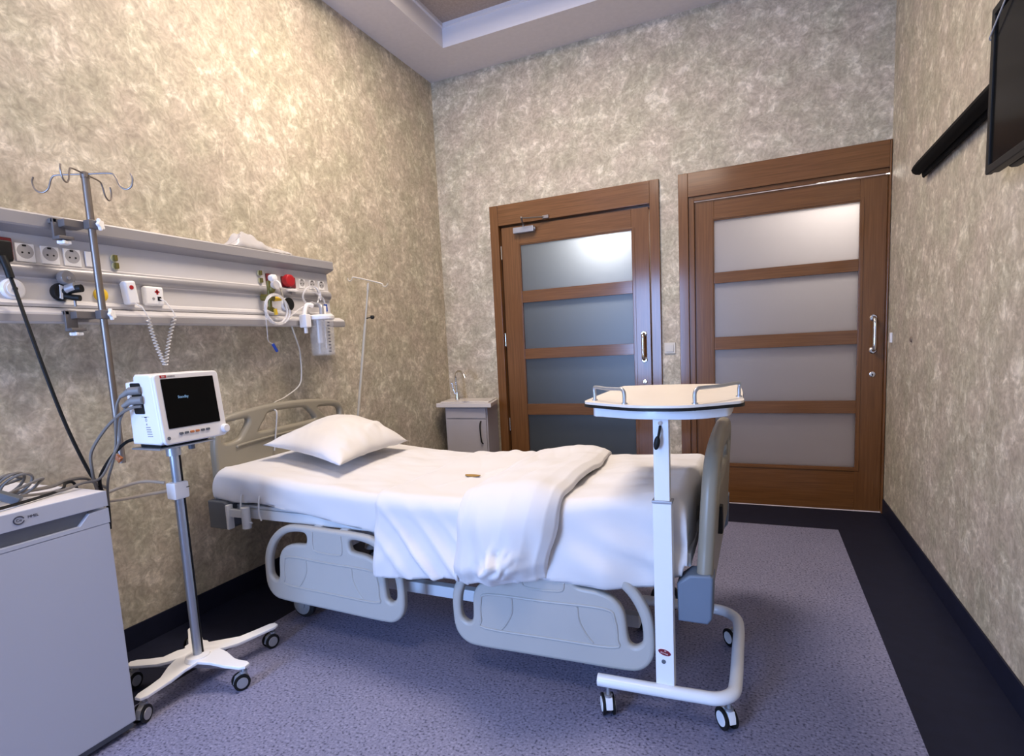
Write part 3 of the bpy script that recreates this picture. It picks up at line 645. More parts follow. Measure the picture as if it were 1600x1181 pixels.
# heap of leads on the fridge
def fcab(name, pts, r, m, label, cat='cable', sm=6):
    return tag(obj(name, MB().m(m).tube(pts, r, 8, smooth=sm)), label, cat)
zt = .8055
path = []
for k in range(3*16+1):
    a = 2*PI*k/16; path.append((.36+.022*math.sin(a+k*.02)+.0006*k, .865+.040*math.cos(a)+.0008*k, zt+.040+.035*math.sin(a+.3)+.003*math.sin(a*.3)))
fcab('coiled_cable', [(.34, .70, zt+.02)]+path+[(.40, .80, zt+.006), (.45, .70, zt+.004)], .0042, GREYC, 'grey cable wound in standing loops on top of the fridge')
b = MB().m(DGREY).box((-.035, -.018, -.012), (.035, .018, .012), .006, T(.44, .84, zt+.022) @ RZ(.9) @ RY(.5)).box((-.03, -.015, -.01), (.03, .015, .01), .005, T(.42, .80, zt+.018) @ RZ(.3) @ RY(.25))
tag(obj('cable_connectors', b), 'dark grey probe connectors lying on the fridge beside the coiled cable', 'connectors')
fcab('black_cable', [(.508, .60, zt+.004), (.512, .72, zt+.003), (.49, .80, zt+.003), (.46, .90, zt+.003), (.42, .99, zt+.004), (.36, 1.035, zt+.01), (.335, 1.075, .80), (.33, 1.09, .70), (.33, 1.10, .5)], .0045, BLACK, 'black cable lying along the fridge top and dropping behind its right edge')
fcab('grey_cable', [(.36, .72, zt+.022), (.38, .85, zt+.012), (.42, .93, zt+.006), (.44, .99, zt+.006), (.43, 1.045, zt+.012), (.43, 1.10, .82), (.43, 1.14, .87), (.44, 1.17, .93), (.45, 1.175, 1.0), (.49, 1.185, 1.058)], .0042, GREYC, 'grey lead rising from the fridge top to the lower monitor connector')
fcab('grey_cable', [(.35, .74, zt+.03), (.36, .88, zt+.016), (.36, .99, zt+.010), (.34, 1.05, zt+.015), (.31, 1.12, .81), (.29, 1.165, .78), (.29, 1.20, .755)], .0058, GREYC, 'grey lead crossing the fridge top to meet the cream cable loop')
fcab('cream_cable', [(.44, 1.31, .755), (.38, 1.275, .765), (.33, 1.23, .755), (.285, 1.19, .735), (.27, 1.175, .725), (.29, 1.175, .712), (.35, 1.215, .715), (.41, 1.265, .722), (.465, 1.31, .728)], .0058, CREAMC, 'cream cable looping from the monitor stand clip toward the fridge')

# ------------------------------------------------------------------ patient monitor on its stand
SX, SY = .515, 1.305
t = thing('monitor_stand', 'rolling stand with a grey metal pole and a white five-armed base', 'monitor stand', (SX, SY, 0))
obj('pole', MB().cyl((SX, SY, .10), (SX, SY, .905), .0150, 24).m(ALU), ALU, t)
obj('cable_channel', MB().m(BLACK).box((SX+.004, SY+.0125, .10), (SX+.011, SY+.0185, .905), .001), BLACK, t)
b = MB(); arms = [(8, .205), (76, .30), (146, .285), (208, .24), (276, .235)]
P = []
for k, (an, L_) in enumerate(arms):
    a = math.radians(an); nx = math.radians(arms[(k+1) % 5][0]+(360 if k == 4 else 0)); mid = (a+nx)/2
    d = Vector((math.cos(a), math.sin(a))); q = Vector((-d.y, d.x))
    for (l, w) in ((.095, -.040), (.14, -.026), (.19*L_/.24, -.023), (L_-.005, -.022), (L_+.014, -.012), (L_+.014, .012), (L_-.005, .022), (.19*L_/.24, .023), (.14, .026), (.095, .040)):
        p = d*l+q*w; P.append((p.x, p.y))
    P.append((math.cos(mid)*.075, math.sin(mid)*.075))
def armz(x, y):
    r = math.hypot(x, y); return .112-.022*sstep(.07, .16, r)
def fnb(p, k):
    return (SX-.02+p[0], SY+.015+p[1], armz(*p)-(.0 if k else .012))
b.m(WHITEP).prism(P, fnb, .003); b.lathe([(.045, .100), (.040, .116), (.024, .119)], (SX, SY, 0), (0, 0, 1), 28)
obj('base', b, WHITEP, t, angle=50)
def caster(parent, x, y, r, top, yaw, mw, w=.011, housing=PLASW, ring=False):
    Mr = T(x, y, 0) @ RZ(yaw)
    b = MB().m(housing)
    prof_ = []
    for k in range(9):
        a = math.radians(-10+k*200/8-20); prof_.append((-.008+(r+.004)*math.cos(a), r+(r+.004)*math.sin(a)))
    prof_ = [(-r*.9, r*.8), (-r*.6, r*1.75), (0, r*2.05), (r*.75, r*2.0), (r*.95, r*1.5), (r*1.0, r*.95), (r*.3, r*.9)]
    b.prism(prof_, lambda p, k: Mr @ Vector((p[0]-.012, (-w*.85, w*.85)[k], p[1])), .002)
    b.m(GREYM).cyl(Mr @ Vector((0, 0, r*1.9)), Mr @ Vector((0, 0, top)), .006, 12).lathe([(.013, r*2.0), (.013, r*2.0+.006)], (x, y, 0), (0, 0, 1), 16)
    c = obj('caster', b, None, parent)
    for sgn in (-1, 1):
        k = MB().m(mw).lathe([(r*.75, -.004), (r, -.003), (r, .003), (r*.75, .004)], Mr @ Vector((-.012, sgn*(w*.85+.005), r)), Mr.to_3x3() @ Vector((0, 1, 0)), 26)
        k.m(housing).lathe([(r*.72, .0), (r*.66, .0055)], Mr @ Vector((-.012, sgn*(w*.85+.005), r)), Mr.to_3x3() @ Vector((0, sgn, 0)), 22)
        obj('wheel', k, None, c)
for k, (an, L_) in enumerate(arms):
    a = math.radians(an)
    x, y = SX-.02+math.cos(a)*(L_-.005), SY+.015+math.sin(a)*(L_-.005)
    caster(t, x, y, .029, .083, math.radians(65+k*12), BLACK, .011, GREYM)
obj('cable_clip', MB().m(WHITEP).box((SX-.022, SY-.030, .705), (SX+.026, SY+.026, .765), .006).m(BLACK).box((SX+.020, SY+.014, .742), (SX+.0275, SY+.0265, .744)), None, t)
obj('mounting_plate', MB().m(ALU).box((SX-.07, SY-.10, .896), (SX+.075, SY+.115, .902), .002).m(BLACK).box((SX-.05, SY-.08, .902), (SX+.055, SY+.10, .912), .002).m(DGREY).cyl((SX+.03, SY+.05, .875), (SX+.03, SY+.05, .896), .011, 14).m(ALU).cyl((SX, SY, .86), (SX, SY, .896), .024, 20), None, t)
t = thing('patient_monitor', 'white patient monitor with a black screen showing a small blue word, on the rolling stand', 'patient monitor', (SX+.02, SY, .912))
# side profile in (x,z), extruded along y; front face leans back
my0, my1 = 1.208, 1.438
tilt = .028
prof = [(.452, .915), (.600, .913), (.612, .925), (.612-.004, .97), (.592, 1.135), (.580, 1.148), (.500, 1.150), (.492, 1.143), (.490, 1.128), (.447, 1.124), (.446, 1.10), (.452, 1.0)]
def mfn(p, k):
    y = (my0, my1)[k]
    return (p[0]-(.0 if k else .008)*(1 if p[0] > .55 else 0), y, p[1])
obj('casing', MB().m(PLASW).prism(prof, mfn, .007, 3), PLASW, t, angle=45)
fo = Vector((.612, my0, .925)); fz = Vector((-.020, 0, .215)).normalized(); fy = Vector((0, 1, 0)); fn_ = fy.cross(fz)
Mf = basis(fo+fn_*.0, fy, fz, fn_)
hh = .222; ww = my1-my0
obj('front_bezel', MB().m(PLASW).plate(rrect(-.004, -.012, ww+.010, hh+.002, .016), [], .014, .005, Mf @ T(0, 0, .004), sm=False), PLASW, t)
obj('screen', MB().m(SCREEN).plate(rrect(.018, .040, ww-.014, hh-.016, .003), [], .002, .0005, Mf @ T(0, 0, .0115), sm=False), SCREEN, t)
obj('screen_word', MB().m(SCRTXT).text('Standby', .0125, Mf @ T(.088, .142, .0128), .0002), SCRTXT, t)
obj('brand_badge', MB().m(RED).box((.018, .2095, .0112), (.040, .2185, .0122), 0, Mf).m(GINK).text('GENERAL', .0072, Mf @ T(.0575, .214, .0116), .0003).m(WHITEP).text('bm', .008, Mf @ T(.029, .214, .0123), .0002), None, t)
for k in range(6):
    u = .058+k*.0205; c_ = (ORANGE if k in (2, 3) else DGREY)
    obj('button', MB().m(c_).plate(rrect(-.0075, -.004, .0075, .004, .003), [], .004, .001, Mf @ T(u, .020, .0125), sm=False), c_, t)
obj('power_button', MB().m(DGREY).lathe([(.0055, 0), (.0055, .003)], Mf @ Vector((.012, .010, .011)), fn_, 16), DGREY, t)
obj('dial', MB().m(PLASW).lathe([(.0155, 0), (.0155, .012), (.012, .016)], Mf @ Vector((ww-.002, .012, .009)), fn_, 24), PLASW, t)
obj('side_port', MB().m(BLACK).prism(rrect(.478, 1.018, .530, 1.122, .006), lambda p, k: (p[0]+(1.122-p[1])*.10-.004, my0+(-.0015, .003)[k], p[1])), BLACK, t)
b = MB().m(GINK)
for k in range(5): b.box((.532+.001*k, my0-.0008, .972-k*.0075), (.532+.022+.002*k, my0+.0005, .975-k*.0075))
b.plate([(.5365+.0045*math.cos(a*PI/4), .998+.006*math.sin(a*PI/4)) for a in range(8)], [[(.5365+.0033*math.cos(a*PI/4), .998+.0048*math.sin(a*PI/4)) for a in range(8)]], .0008, .0001, basis((0, my0-.0005, 0), (1, 0, 0), (0, 0, 1), (0, -1, 0)))
b.prism([(.5335, .981), (.5405, .981), (.537, .988)], lambda p, k: (p[0], my0+(-.0009, .0004)[k], p[1]))
obj('side_print', b, GINK, t)
b = MB().m(BLACK).box((.515, my0-.0008, 1.0085), (.552, my0+.0005, 1.0092)).box((.529, my0-.0009, 1.0055), (.541, my0+.0005, 1.0088)); obj('paper_slot', b, BLACK, t)
for z, ln in ((1.098, .0), (1.066, .006)):
    tag(obj('lead_connector', MB().m(mat('connector_grey', (.20, .195, .19), .5, var=.05)).cyl((.530+ln, my0-.004, z), (.498+ln, my0-.020, z-.001), .0135, 18).cyl((.498+ln, my0-.020, z-.001), (.470+ln, my0-.034, z-.018), .0115, 16, .006)),
        ('upper' if ln == 0 else 'lower')+' grey lead connector plugged into the side port of the patient monitor', 'connector')
fcab('grey_cable', [(.470, my0-.034, 1.080), (.458, my0-.042, 1.05), (.44, 1.165, .98), (.42, 1.17, .92), (.40, 1.165, .86), (.37, 1.16, .80), (.34, 1.17, .75), (.32, 1.18, .70)], .0042, GREYC, 'grey lead hanging from the upper monitor connector down behind the fridge edge')
fcab('grey_cable', [(.530, my0-.006, 1.045), (.50, my0-.020, 1.042), (.46, my0-.04, 1.02), (.40, 1.15, .97), (.35, 1.13, .90), (.34, 1.13, .84), (.33, 1.14, .78), (.325, 1.16, .70)], .0052, GREYC, 'thicker grey lead curving from the lowest plug of the monitor to the wall side')
tag(obj('clip', MB().m(ORANGE).box((-.012, -.008, -.008), (.012, .008, .008), .003, T(.35, 1.215, .862) @ RZ(.4) @ RY(.7)).box((-.004, -.010, -.016), (.004, .010, .014), .003, T(.35, 1.215, .862) @ RZ(1.2))), 'small orange clip on the leads below the patient monitor', 'clip')
fcab('black_cable', [(.455, my0+.01, .93), (.435, 1.20, .925), (.41, 1.18, .90), (.38, 1.16, .86), (.34, 1.15, .80), (.325, 1.16, .72), (.31, 1.14, .60), (.30, 1.12, .45)], .0055, BLACK, 'black power lead from the back of the monitor falling behind the fridge')

# ------------------------------------------------------------------ sink corner
t = thing('sink_cabinet', 'small grey-white sink cabinet in the corner beside the narrow door', 'cabinet', (.28, 4.03, 0))
obj('body', MB().m(CABW).prism([(.12, 3.90), (.49, 3.90), (.452, 4.17), (.06, 4.19)], lambda p, k: (p[0], p[1], (.08, .722)[k])), CABW, t)
obj('door', MB().m(CABW).box((.135, 3.882, .10), (.482, 3.899, .630), .0015), CABW, t)
obj('upper_front', MB().m(CABW).box((.135, 3.884, .636), (.482, 3.899, .716), .0015), CABW, t)
obj('handle', MB().m(BLACK).tube([(.440, 3.882, .615), (.440, 3.862, .59), (.443, 3.855, .53), (.447, 3.862, .46), (.448, 3.882, .44)], .0055, 8, smooth=5), BLACK, t)
b = MB().m(PORC).prism([(.06, 3.865), (.545, 3.855), (.458, 4.175), (.004, 4.19)], lambda p, k: (p[0], p[1], (.724, .757)[k]), .004)
b.prism([(.09, 3.885), (.515, 3.875), (.44, 4.165), (.03, 4.175)], lambda p, k: (p[0], p[1], (.757, .768)[k]), .004)
obj('basin_top', b, PORC, t)
obj('basin', MB().m(PORC).lathe([(.115, .7683), (.115, .7700), (.105, .7700), (.09, .7684)], (.32, 3.99, 0), (0, 0, 1), 28), PORC, t)
for x, y in ((.16, 3.93), (.45, 3.93), (.12, 4.14), (.42, 4.13)): obj('foot', MB().cyl((x, y, 0), (x, y, .08), .016, 12), BLACK, t)
t = thing('faucet', 'chrome swan-neck tap standing on the corner sink', 'tap', (.155, 4.05, .768))
obj('spout', MB().m(CHROME).lathe([(.020, 0), (.018, .01), (.014, .06)], (.155, 4.05, .768)).tube([(.155, 4.05, .80), (.150, 4.05, .90), (.150, 4.048, .955), (.170, 4.035, .990), (.21, 4.01, 1.0), (.25, 3.985, .985), (.275, 3.97, .950)], .0095, 14, smooth=6).cyl((.262, 3.978, .972), (.278, 3.968, .945), .0125, 14), CHROME, t)
obj('lever', MB().m(CHROME).tube([(.150, 4.045, .80), (.125, 4.045, .85), (.112, 4.045, .905)], .0058, 10, smooth=4), CHROME, t)

# ------------------------------------------------------------------ hospital bed
t = thing('hospital_bed', 'adjustable hospital bed with beige end boards and grey folded side rails', 'bed', (1.2, 2.15, 0))
BED = t
yN, yF_ = 1.745, 2.615
HBM = basis((.15, 0, 0), (0, 1, 0), (0, 0, 1), (1, 0, 0))
hb_out = [(1.745, .50), (1.742, .60), (1.742, .70), (1.744, .80), (1.765, .885), (1.815, .925), (2.015, .950), (2.18, .956), (2.36, .950), (2.545, .930), (2.610, .905), (2.636, .86), (2.636, .78), (2.63, .70), (2.63, .60), (2.628, .50), (2.4, .49), (2.0, .49)]
h1 = [(1.792, .885), (1.790, .83), (1.806, .806), (1.877, .812), (1.915, .845), (1.944, .885), (1.935, .903), (1.87, .900), (1.82, .896)]
h2 = [(2.079, .912), (2.20, .916), (2.318, .910), (2.35, .893), (2.385, .858), (2.376, .838), (2.20, .832), (2.02, .830), (2.010, .842), (2.045, .882)]
h3 = [(2.425, .898), (2.50, .897), (2.565, .888), (2.598, .868), (2.598, .832), (2.571, .818), (2.515, .814), (2.482, .842), (2.44, .88)]
b = MB().plate(hb_out, [h1, h2, h3], .042, .015, HBM)
for dz in (.785,): b.tube([(.1725, 1.86, dz-.01), (.173, 1.90, dz), (.173, 2.20, dz+.012), (.1725, 2.50, dz)], .006, 8, smooth=5)
obj('headboard', b, BEIGE, t)
FBM = basis((2.215, 0, -.035), (0, 1, 0), (.050, 0, 1), (1, 0, -.050)) 
def mz(P): return [(p[0]-.09, p[1]) for p in P]
fb_out = [(yN-.045, .44), (yN-.045, .60), (yN-.038, .70), (yN-.020, .78), (yN+.015, .835), (yN+.07, .868), (yN+.18, .888), (2.14, .900), (2.38, .892), (2.52, .868), (2.58, .825), (2.615, .72), (2.617, .60), (2.617, .44), (2.4, .43), (1.9, .43)]
fb_h = [[(1.80, .80), (1.78, .74), (1.80, .72), (1.84, .73), (1.885, .80), (1.85, .815)], [(1.98, .815), (2.26, .815), (2.31, .77), (2.30, .745), (1.95, .745), (1.94, .77)], [(2.40, .815), (2.50, .80), (2.55, .77), (2.54, .73), (2.46, .72), (2.41, .77)]]
b = MB().plate(fb_out, fb_h, .046, .021, FBM)
fb = obj('footboard', b, BEIGE, t)
obj('hand_control', MB().m(BLACK).box((2.262, 1.875, .55), (2.282, 1.915, .64), .004), BLACK, fb)
# corner bumpers holding the end boards
obj('corner_bumper', MB().m(SLATE).prism([(2.166, .335), (2.250, .335), (2.262, .353), (2.266, .478), (2.257, .486), (2.200, .482), (2.164, .452)], lambda p, k: (p[0], (1.680, 1.765)[k], p[1]), .008, 3), SLATE, t)
obj('corner_bumper', MB().m(SLATE).prism([(2.166, .335), (2.250, .335), (2.262, .353), (2.266, .478), (2.257, .486), (2.200, .482), (2.164, .452)], lambda p, k: (p[0], (2.60, 2.68)[k], p[1]), .008, 3), SLATE, t)
obj('corner_bumper', MB().m(DGREY).prism([(.15, .44), (.255, .44), (.275, .455), (.275, .55), (.25, .565), (.15, .565)], lambda p, k: (p[0], (1.690, 1.775)[k], p[1]), .008, 3), DGREY, t)
obj('corner_bumper', MB().m(DGREY).prism([(.15, .44), (.255, .44), (.275, .455), (.275, .55), (.25, .565), (.15, .565)], lambda p, k: (p[0], (2.62, 2.71)[k], p[1]), .008, 3), DGREY, t)
obj('pole_holder', MB().m(BEDW).cyl((.372, 1.70, .455), (.372, 1.70, .548), .019, 20).box((.255, 1.69, .50), (.372, 1.712, .535), .004).box((.272, 1.678, .445), (.285, 1.712, .555), .004).cyl((.38, 1.70, .484), (.405, 1.70, .48), .004, 8), BEDW, t)
# sprung deck frame
b = MB().m(BEDW)
for y in (1.735, 2.56): b.box((.19, y, .485), (2.20, y+.035, .53), .006)
for x in (.22, .75, 1.25, 1.75, 2.16): b.box((x, 1.75, .49), (x+.04, 2.565, .525), .005)
obj('deck_frame', b, BEDW, t)
for k, (x0, x1) in enumerate(((.24, .93), (.95, 1.18), (1.20, 1.54), (1.56, 2.17))):
    b = MB().m(BEDW).box((x0, 1.74, .530), (x1, 2.58, .545), .004); obj('deck_panel', b, BEDW, t)
b = MB().m(BEDW)
for x in (.345, .452): obj('mattress_guard', MB().m(BEDW).tube([(x, 1.712, .60), (x, 1.703, .57), (x, 1.700, .52), (x+.008, 1.702, .495)], .0038, 8, smooth=4), BEDW, t)
# undercarriage
b = MB().m(BEDW)
for y in (1.86, 2.42): b.box((.42, y-.02, .205), (2.02, y+.02, .252), .006)
for x in (.44, 1.78): b.box((x, 1.82, .200), (x+.05, 2.46, .246), .006)
obj('base_frame', b, BEDW, t)
b = MB().m(BEDW)
for x0, x1 in ((.60, .80), (1.62, 1.82)):
    for y in (1.88, 2.37): obj('lift_arm', MB().m(BEDW).prism([(x0, .24), (x0+.05, .24), (x1+.05, .50), (x1, .50)], lambda p, k: (p[0], y+(-.015, .015)[k], p[1]), .004), BEDW, t)
obj('lift_strut', MB().m(BEDW).box((1.50, 1.86, .25), (1.56, 1.90, .53), .004), BEDW, t)
obj('motor', MB().m(mat('motor_grey', (.22, .23, .24), .5, var=.05)).cyl((1.32, 1.86, .38), (1.32, 1.86, .48), .035, 22).box((.95, 2.06, .30), (1.35, 2.16, .38), .012), None, t)
for x, y in ((.47, 1.86), (1.80, 1.95), (.47, 2.42), (1.99, 2.42)):
    b = MB().m(BEDW).cyl((x, y, .12), (x, y, .21), .016, 14).lathe([(.045, .128), (.040, .150), (.02, .158)], (x, y, 0), (0, 0, 1), 22)
    c = obj('caster', b, BEDW, t)
    k = MB().m(RUBBER).lathe([(.050, -.014), (.062, -.010), (.062, .010), (.050, .014)], (x+.03, y, .062), (0, 1, 0), 28).m(mat('caster_hub', (.33, .34, .36), .5, var=.03)).lathe([(.046, -.019), (.048, .019)], (x+.03, y, .062), (0, 1, 0), 26).lathe([(.018, -.023), (.018, .023)], (x+.03, y, .062), (0, 1, 0), 14)
    obj('wheel', k, None, c)
# side rails folded down
def rail_shape(u): return u
ro = [(.004, .105), (.012, .190), (.055, .262), (.125, .310), (.215, .320), (.36, .320), (.46, .320), (.550, .310), (.620, .262), (.663, .190), (.671, .105), (.662, .045), (.625, .008), (.565, 0.0), (.42, 0.0), (.25, 0.0), (.11, 0.0), (.05, .008), (.013, .045)]
ha = [(.036, .108), (.042, .175), (.076, .240), (.130, .280), (.195, .294), (.232, .288), (.232, .256), (.215, .247), (.165, .242), (.118, .224), (.088, .182), (.080, .105), (.070, .085), (.052, .085)]
hb_ = [(.675-p[0], p[1]) for p in reversed(ha)]
def rail(x0, z0, y, tilt_):
    SC = 1.062
    M = T(x0, y, z0) @ RY(tilt_) @ basis((0, 0, 0), (SC, 0, 0), (0, 0, SC), (0, -1, 0))
    b = MB().plate(ro, [ha, hb_], .034, .012, M)
    zf = .0165
    def ridge(P, closed=True, r=.0048): b.tube([M @ Vector((p[0], p[1], zf)) for p in P], r, 8, closed=closed, smooth=4)
    ridge([(.112, .100), (.116, .160), (.145, .190), (.34, .190), (.53, .190), (.560, .160), (.564, .100), (.55, .072), (.34, .070), (.125, .072)])
    ridge([(.228, .186), (.226, .14), (.205, .10), (.185, .076)], False, .0042); ridge([(.446, .186), (.450, .14), (.47, .10), (.49, .076)], False, .0042)
    ridge([(.27, .305), (.268, .245), (.29, .228), (.385, .228), (.407, .245), (.405, .305)], False, .0042)
    r = obj('side_rail', b, RAILG, BED)
    for u in (.27, .41): obj('rail_bracket', MB().m(BEDW).box((x0+u, y+.014, z0+.29), (x0+u+.04, y+.10, z0+.33), .003), BEDW, r)
rail(.461, .162, 1.700, math.radians(1.4)); rail(1.384, .122, 1.698, math.radians(-1.5))

# mattress, sheet, duvet, pillow
def ztop(x, y):
    h = .636+.066*(1-sstep(.10, 1.10, x))+.045*sstep(1.45, 2.15, x)+.018*sstep(1.6, 2.1, x)*(1-sstep(1.8, 2.5, y))
    return h-.012*sstep(1.6, 2.1, x)*sstep(2.2, 2.6, y)+.006*nz(x*2.3, y*2.3)
def fold(c, e0, e1, r):
    """unfolded coordinate -> (position, drop)"""
    if c < e0:
        d = e0-c; L_ = r*PI/2
        if d < L_: a = d/r; return e0-r*math.sin(a), r*(1-math.cos(a))
        return e0-r, r+(d-L_)
    if c > e1:
        d = c-e1; L_ = r*PI/2
        if d < L_: a = d/r; return e1+r*math.sin(a), r*(1-math.cos(a))
        return e1+r, r+(d-L_)
    return c, 0
b = MB().box((.19, 1.75, .547), (2.19, 2.59, .60), .03, seg=4)
tag(obj('mattress', b, mat('mattress_cover', (.55, .57, .60), .6, var=.03)), 'mattress lying on the hospital bed under the fitted sheet', 'mattress')
def hem_near(x):
    pts = [(.12, .57), (.28, .560), (.40, .563), (.50, .560), (.72, .530), (1.02, .490), (1.2, .46), (1.5, .44), (1.725, .410), (1.95, .405), (2.09, .418), (2.18, .47)]
    for (a, za_), (c, zc_) in zip(pts, pts[1:]):
        if x <= c: return za_+(zc_-za_)*max(0, (x-a))/(c-a)
    return .50
ex0, ex1, ey0, ey1, RR = .205, 2.145, 1.765, 2.575, .045
def sheetf(u, v):
    sx = .215-.24+u*(2.155-.215+.48); sy = ey0-.32+v*(ey1-ey0+.60)
    x, dx = fold(sx, ex0, ex1, RR); y, dy = fold(sy, ey0, ey1, RR)
    zt_ = ztop(x, y)
    near = sy < ey0
    hem = hem_near(x) if near else .52
    if sx < ex0: hem = max(hem, .545)
    if sx > ex1: hem = .46 if not near else hem
    drop = min(dx+dy, zt_-hem)
    z = zt_-drop
    # wrinkles
    wr = .0040*nz(x*5+y*2, y*9, 3)+.0028*nz(x*12, y*20, 7)+.016*sstep(1.78, 1.95, x)*(abs(nz(x*4.5+1.3*y, y*3.2-x*1.2, 11))-.2)+.006*(abs(nz(x*3+y*4, y*2-x, 21))-.2)
    if drop <= .001:
        z += wr+.004*math.exp(-((y-1.95-.25*(x-1.5))/.05)**2)*sstep(1.75, 1.95, x)+.006*math.exp(-((x-2.02+.35*(y-2.0))/.06)**2)*sstep(1.75, 1.9, x)
        z += .0035*math.sin((x*.9+y*.35)*26+3*nz(x*2, y*2))*sstep(.0, .2, abs(y-2.14))*.5
    if dy > 0 and near:
        k = min(1, dy/.15)
        ph = (x-.2)*1.0+ (zt_-z)*-2.2
        f = math.sin(ph*22+2.2*nz(x*3, z*3))
        amp = .009*k*(1-sstep(.55, .95, x))+.004*k
        amp += .010*k*sstep(1.75, 1.85, x)
        y -= amp*(f*.5+.5)+.006*k*nz(x*8, z*8, 4)
        if x > 1.7:      # diagonal swags toward the foot corner
            g = math.exp(-(((z-.50)-.35*(2.1-x))/.035)**2); y -= .012*g*k
        if drop >= zt_-hem-.002: y += .006
        y -= .048*sstep(.08, .24, drop)*sstep(1.5, 1.7, x)*(1-sstep(1.93, 2.07, x))
    if dx > 0: x += (.006*nz(y*9, z*6, 9)+.004*math.sin(y*24))*(1 if sx > ex1 else -1)*min(1, dx/.1)
    return Vector((x, y, z))
tag(obj('fitted_sheet', MB().grid(sheetf, 190, 120), SHEET, solid=.002, angle=180), 'white sheet covering the whole mattress and hanging over its near side', 'bed sheet')
# duvet: thin turned-back layer toward the head, thick doubled roll toward the foot
def duvet_profile(s):
    """s in 0..1 along the bed -> (x, height above the sheet)"""
    K = [(0, 1.055, .004), (.04, 1.07, .008), (.16, 1.17, .009), (.32, 1.29, .010), (.46, 1.40, .011), (.53, 1.447, .012), (.545, 1.440, .020), (.56, 1.437, .032), (.58, 1.446, .044), (.62, 1.475, .055), (.70, 1.545, .066), (.80, 1.645, .070), (.87, 1.72, .064), (.92, 1.772, .050), (.955, 1.797, .030), (.975, 1.798, .014), (1, 1.778, .004)]
    for (a, x0, h0), (c, x1, h1_) in zip(K, K[1:]):
        if s <= c: f = (s-a)/(c-a); return x0+(x1-x0)*f, h0+(h1_-h0)*f
    return K[-1][1:]
def duvetf(u, v):
    x, h = duvet_profile(u)
    sy = ey0-.36+v*(ey1-ey0+.36+.20)
    thick = sstep(.53, .60, u)
    ey = ey0
    y, dy = fold(sy, ey, ey1, RR+h*.7)
    zt_ = ztop(x, max(1.7, min(2.57, y)))
    h *= 1-.38*thick*sstep(2.0, 2.6, y)
    near = sy < ey
    # skew: the right-hand edge runs in toward the near hem
    side = max(0, ey-sy) if near else 0
    skew = -.05*thick*sstep(.05, .32, side)+.03*sstep(0, .3, side)*sstep(.54, .56, u)*(1-sstep(.56, .75, u))-.04*thick*sstep(2.2, 2.6, y)
    skew += .012*(1-thick)*sstep(.02, .3, side)*(1-sstep(.3, .5, u))
    hem = .340+.085*u if thick < .5 else .385+.03*sstep(.6, 1, u)
    hem += .012*nz(x*7, 3)
    if not near: hem = .56
    drop = min(dy, zt_-hem); full = dy >= zt_-hem
    z = zt_-drop
    endf = 1.0
    if near and thick > 0: endf = 1-sstep(-.07, 0.0, -(z-hem))*.65
    tr = 0
    tr += .0035*nz(x*5, y*7, 1)*(1+thick)+.012*thick*nz(x*4, y*3.5, 6)+.014*thick*(abs(nz(x*8, y*3+x*2, 31))-.2)+.009*(1-thick)*(abs(nz(x*5+y*3, y*2.2, 41))-.2)*sstep(1.1,1.2,x)
    tr += .0045*math.exp(-((x-1.33-.45*(y-2.1))/.014)**2)*(1-thick)*sstep(1.85, 1.95, y)
    tr += .022*sstep(2.42, 2.6, y)*(sstep(1.2, 1.27, x)*(1-sstep(1.36, 1.44, x)))*.5
    tr += .003*math.sin(x*60+4*nz(x*3, y*3))*sstep(2.35, 2.6, y)*(1-thick)
    if drop <= 1e-6: z += h+tr
    else:
        k = min(1, drop/.20)
        a = min(1, drop/(RR+h*.7))
        z += (h+tr)*math.sqrt(max(0, 1-a))
        y -= h*math.sqrt(a)*endf*1.1
        # diagonal folds fanning from the mattress edge
        ph = (x-1.08)-1.15*drop
        if thick < .5:
            fl = math.exp(-((ph+.04)/.022)**2)*.026+math.exp(-((ph-.09)/.028)**2)*.020+math.exp(-((ph+.17)/.03)**2)*.014+math.exp(-((ph-.20)/.02)**2)*.014
            y -= fl*k+.007*k*(nz(x*6, z*5, 8)+.4)+.004*k*nz(x*16-z*16, z*6)
        else:
            y -= .020*nz(x*9, z*5, 12)*k+.022*k*(.25-abs(nz(x*9+z*3, z*4, 2)))+.006*k*math.sin(x*60+z*25)
            # crumpled corner
            g = math.exp(-((x-1.66)/.055)**2-((z-.475)/.05)**2)
            y -= g*(.034+.085*(.25-abs(nz(x*16, z*16, 5)))+.04*nz(x*34, z*34, 5)); x += .03*g*nz(z*22, x*16)
            x += .012*nz(z*14, 4.2)*k*sstep(.85, 1, u)
        y -= .050*sstep(.06, .26, drop)*(1-.4*thick)
        if full: y += .004+.008*thick
    return Vector((x+skew, y, z+(.012 if drop > 0 else 0)*0))
dv = obj('duvet', MB().grid(duvetf, 200, 170), SHEET, solid=.003, angle=180)
tag(dv, 'white folded duvet across the middle of the bed, its thick doubled half toward the foot', 'duvet')
# woven mark and printed line on the duvet
def on_duvet(x, y, dz=.016): return ztop(x, y)+dz
b = MB()
c0 = Vector((1.300, 2.062)); n = 22
b.grid(lambda u, v: Vector((c0.x+(u-.5)*.075*.9, c0.y+(v-.5)*.040*math.sin(PI*min(.97, max(.03, u)))**.6, on_duvet(c0.x, c0.y, .0165)+.004*math.sin(PI*v))), 12, 6)
o = obj('embroidered_mark', b, BROWNT, dv, solid=.001)
o['label'] = 'small oval brown embroidered mark'
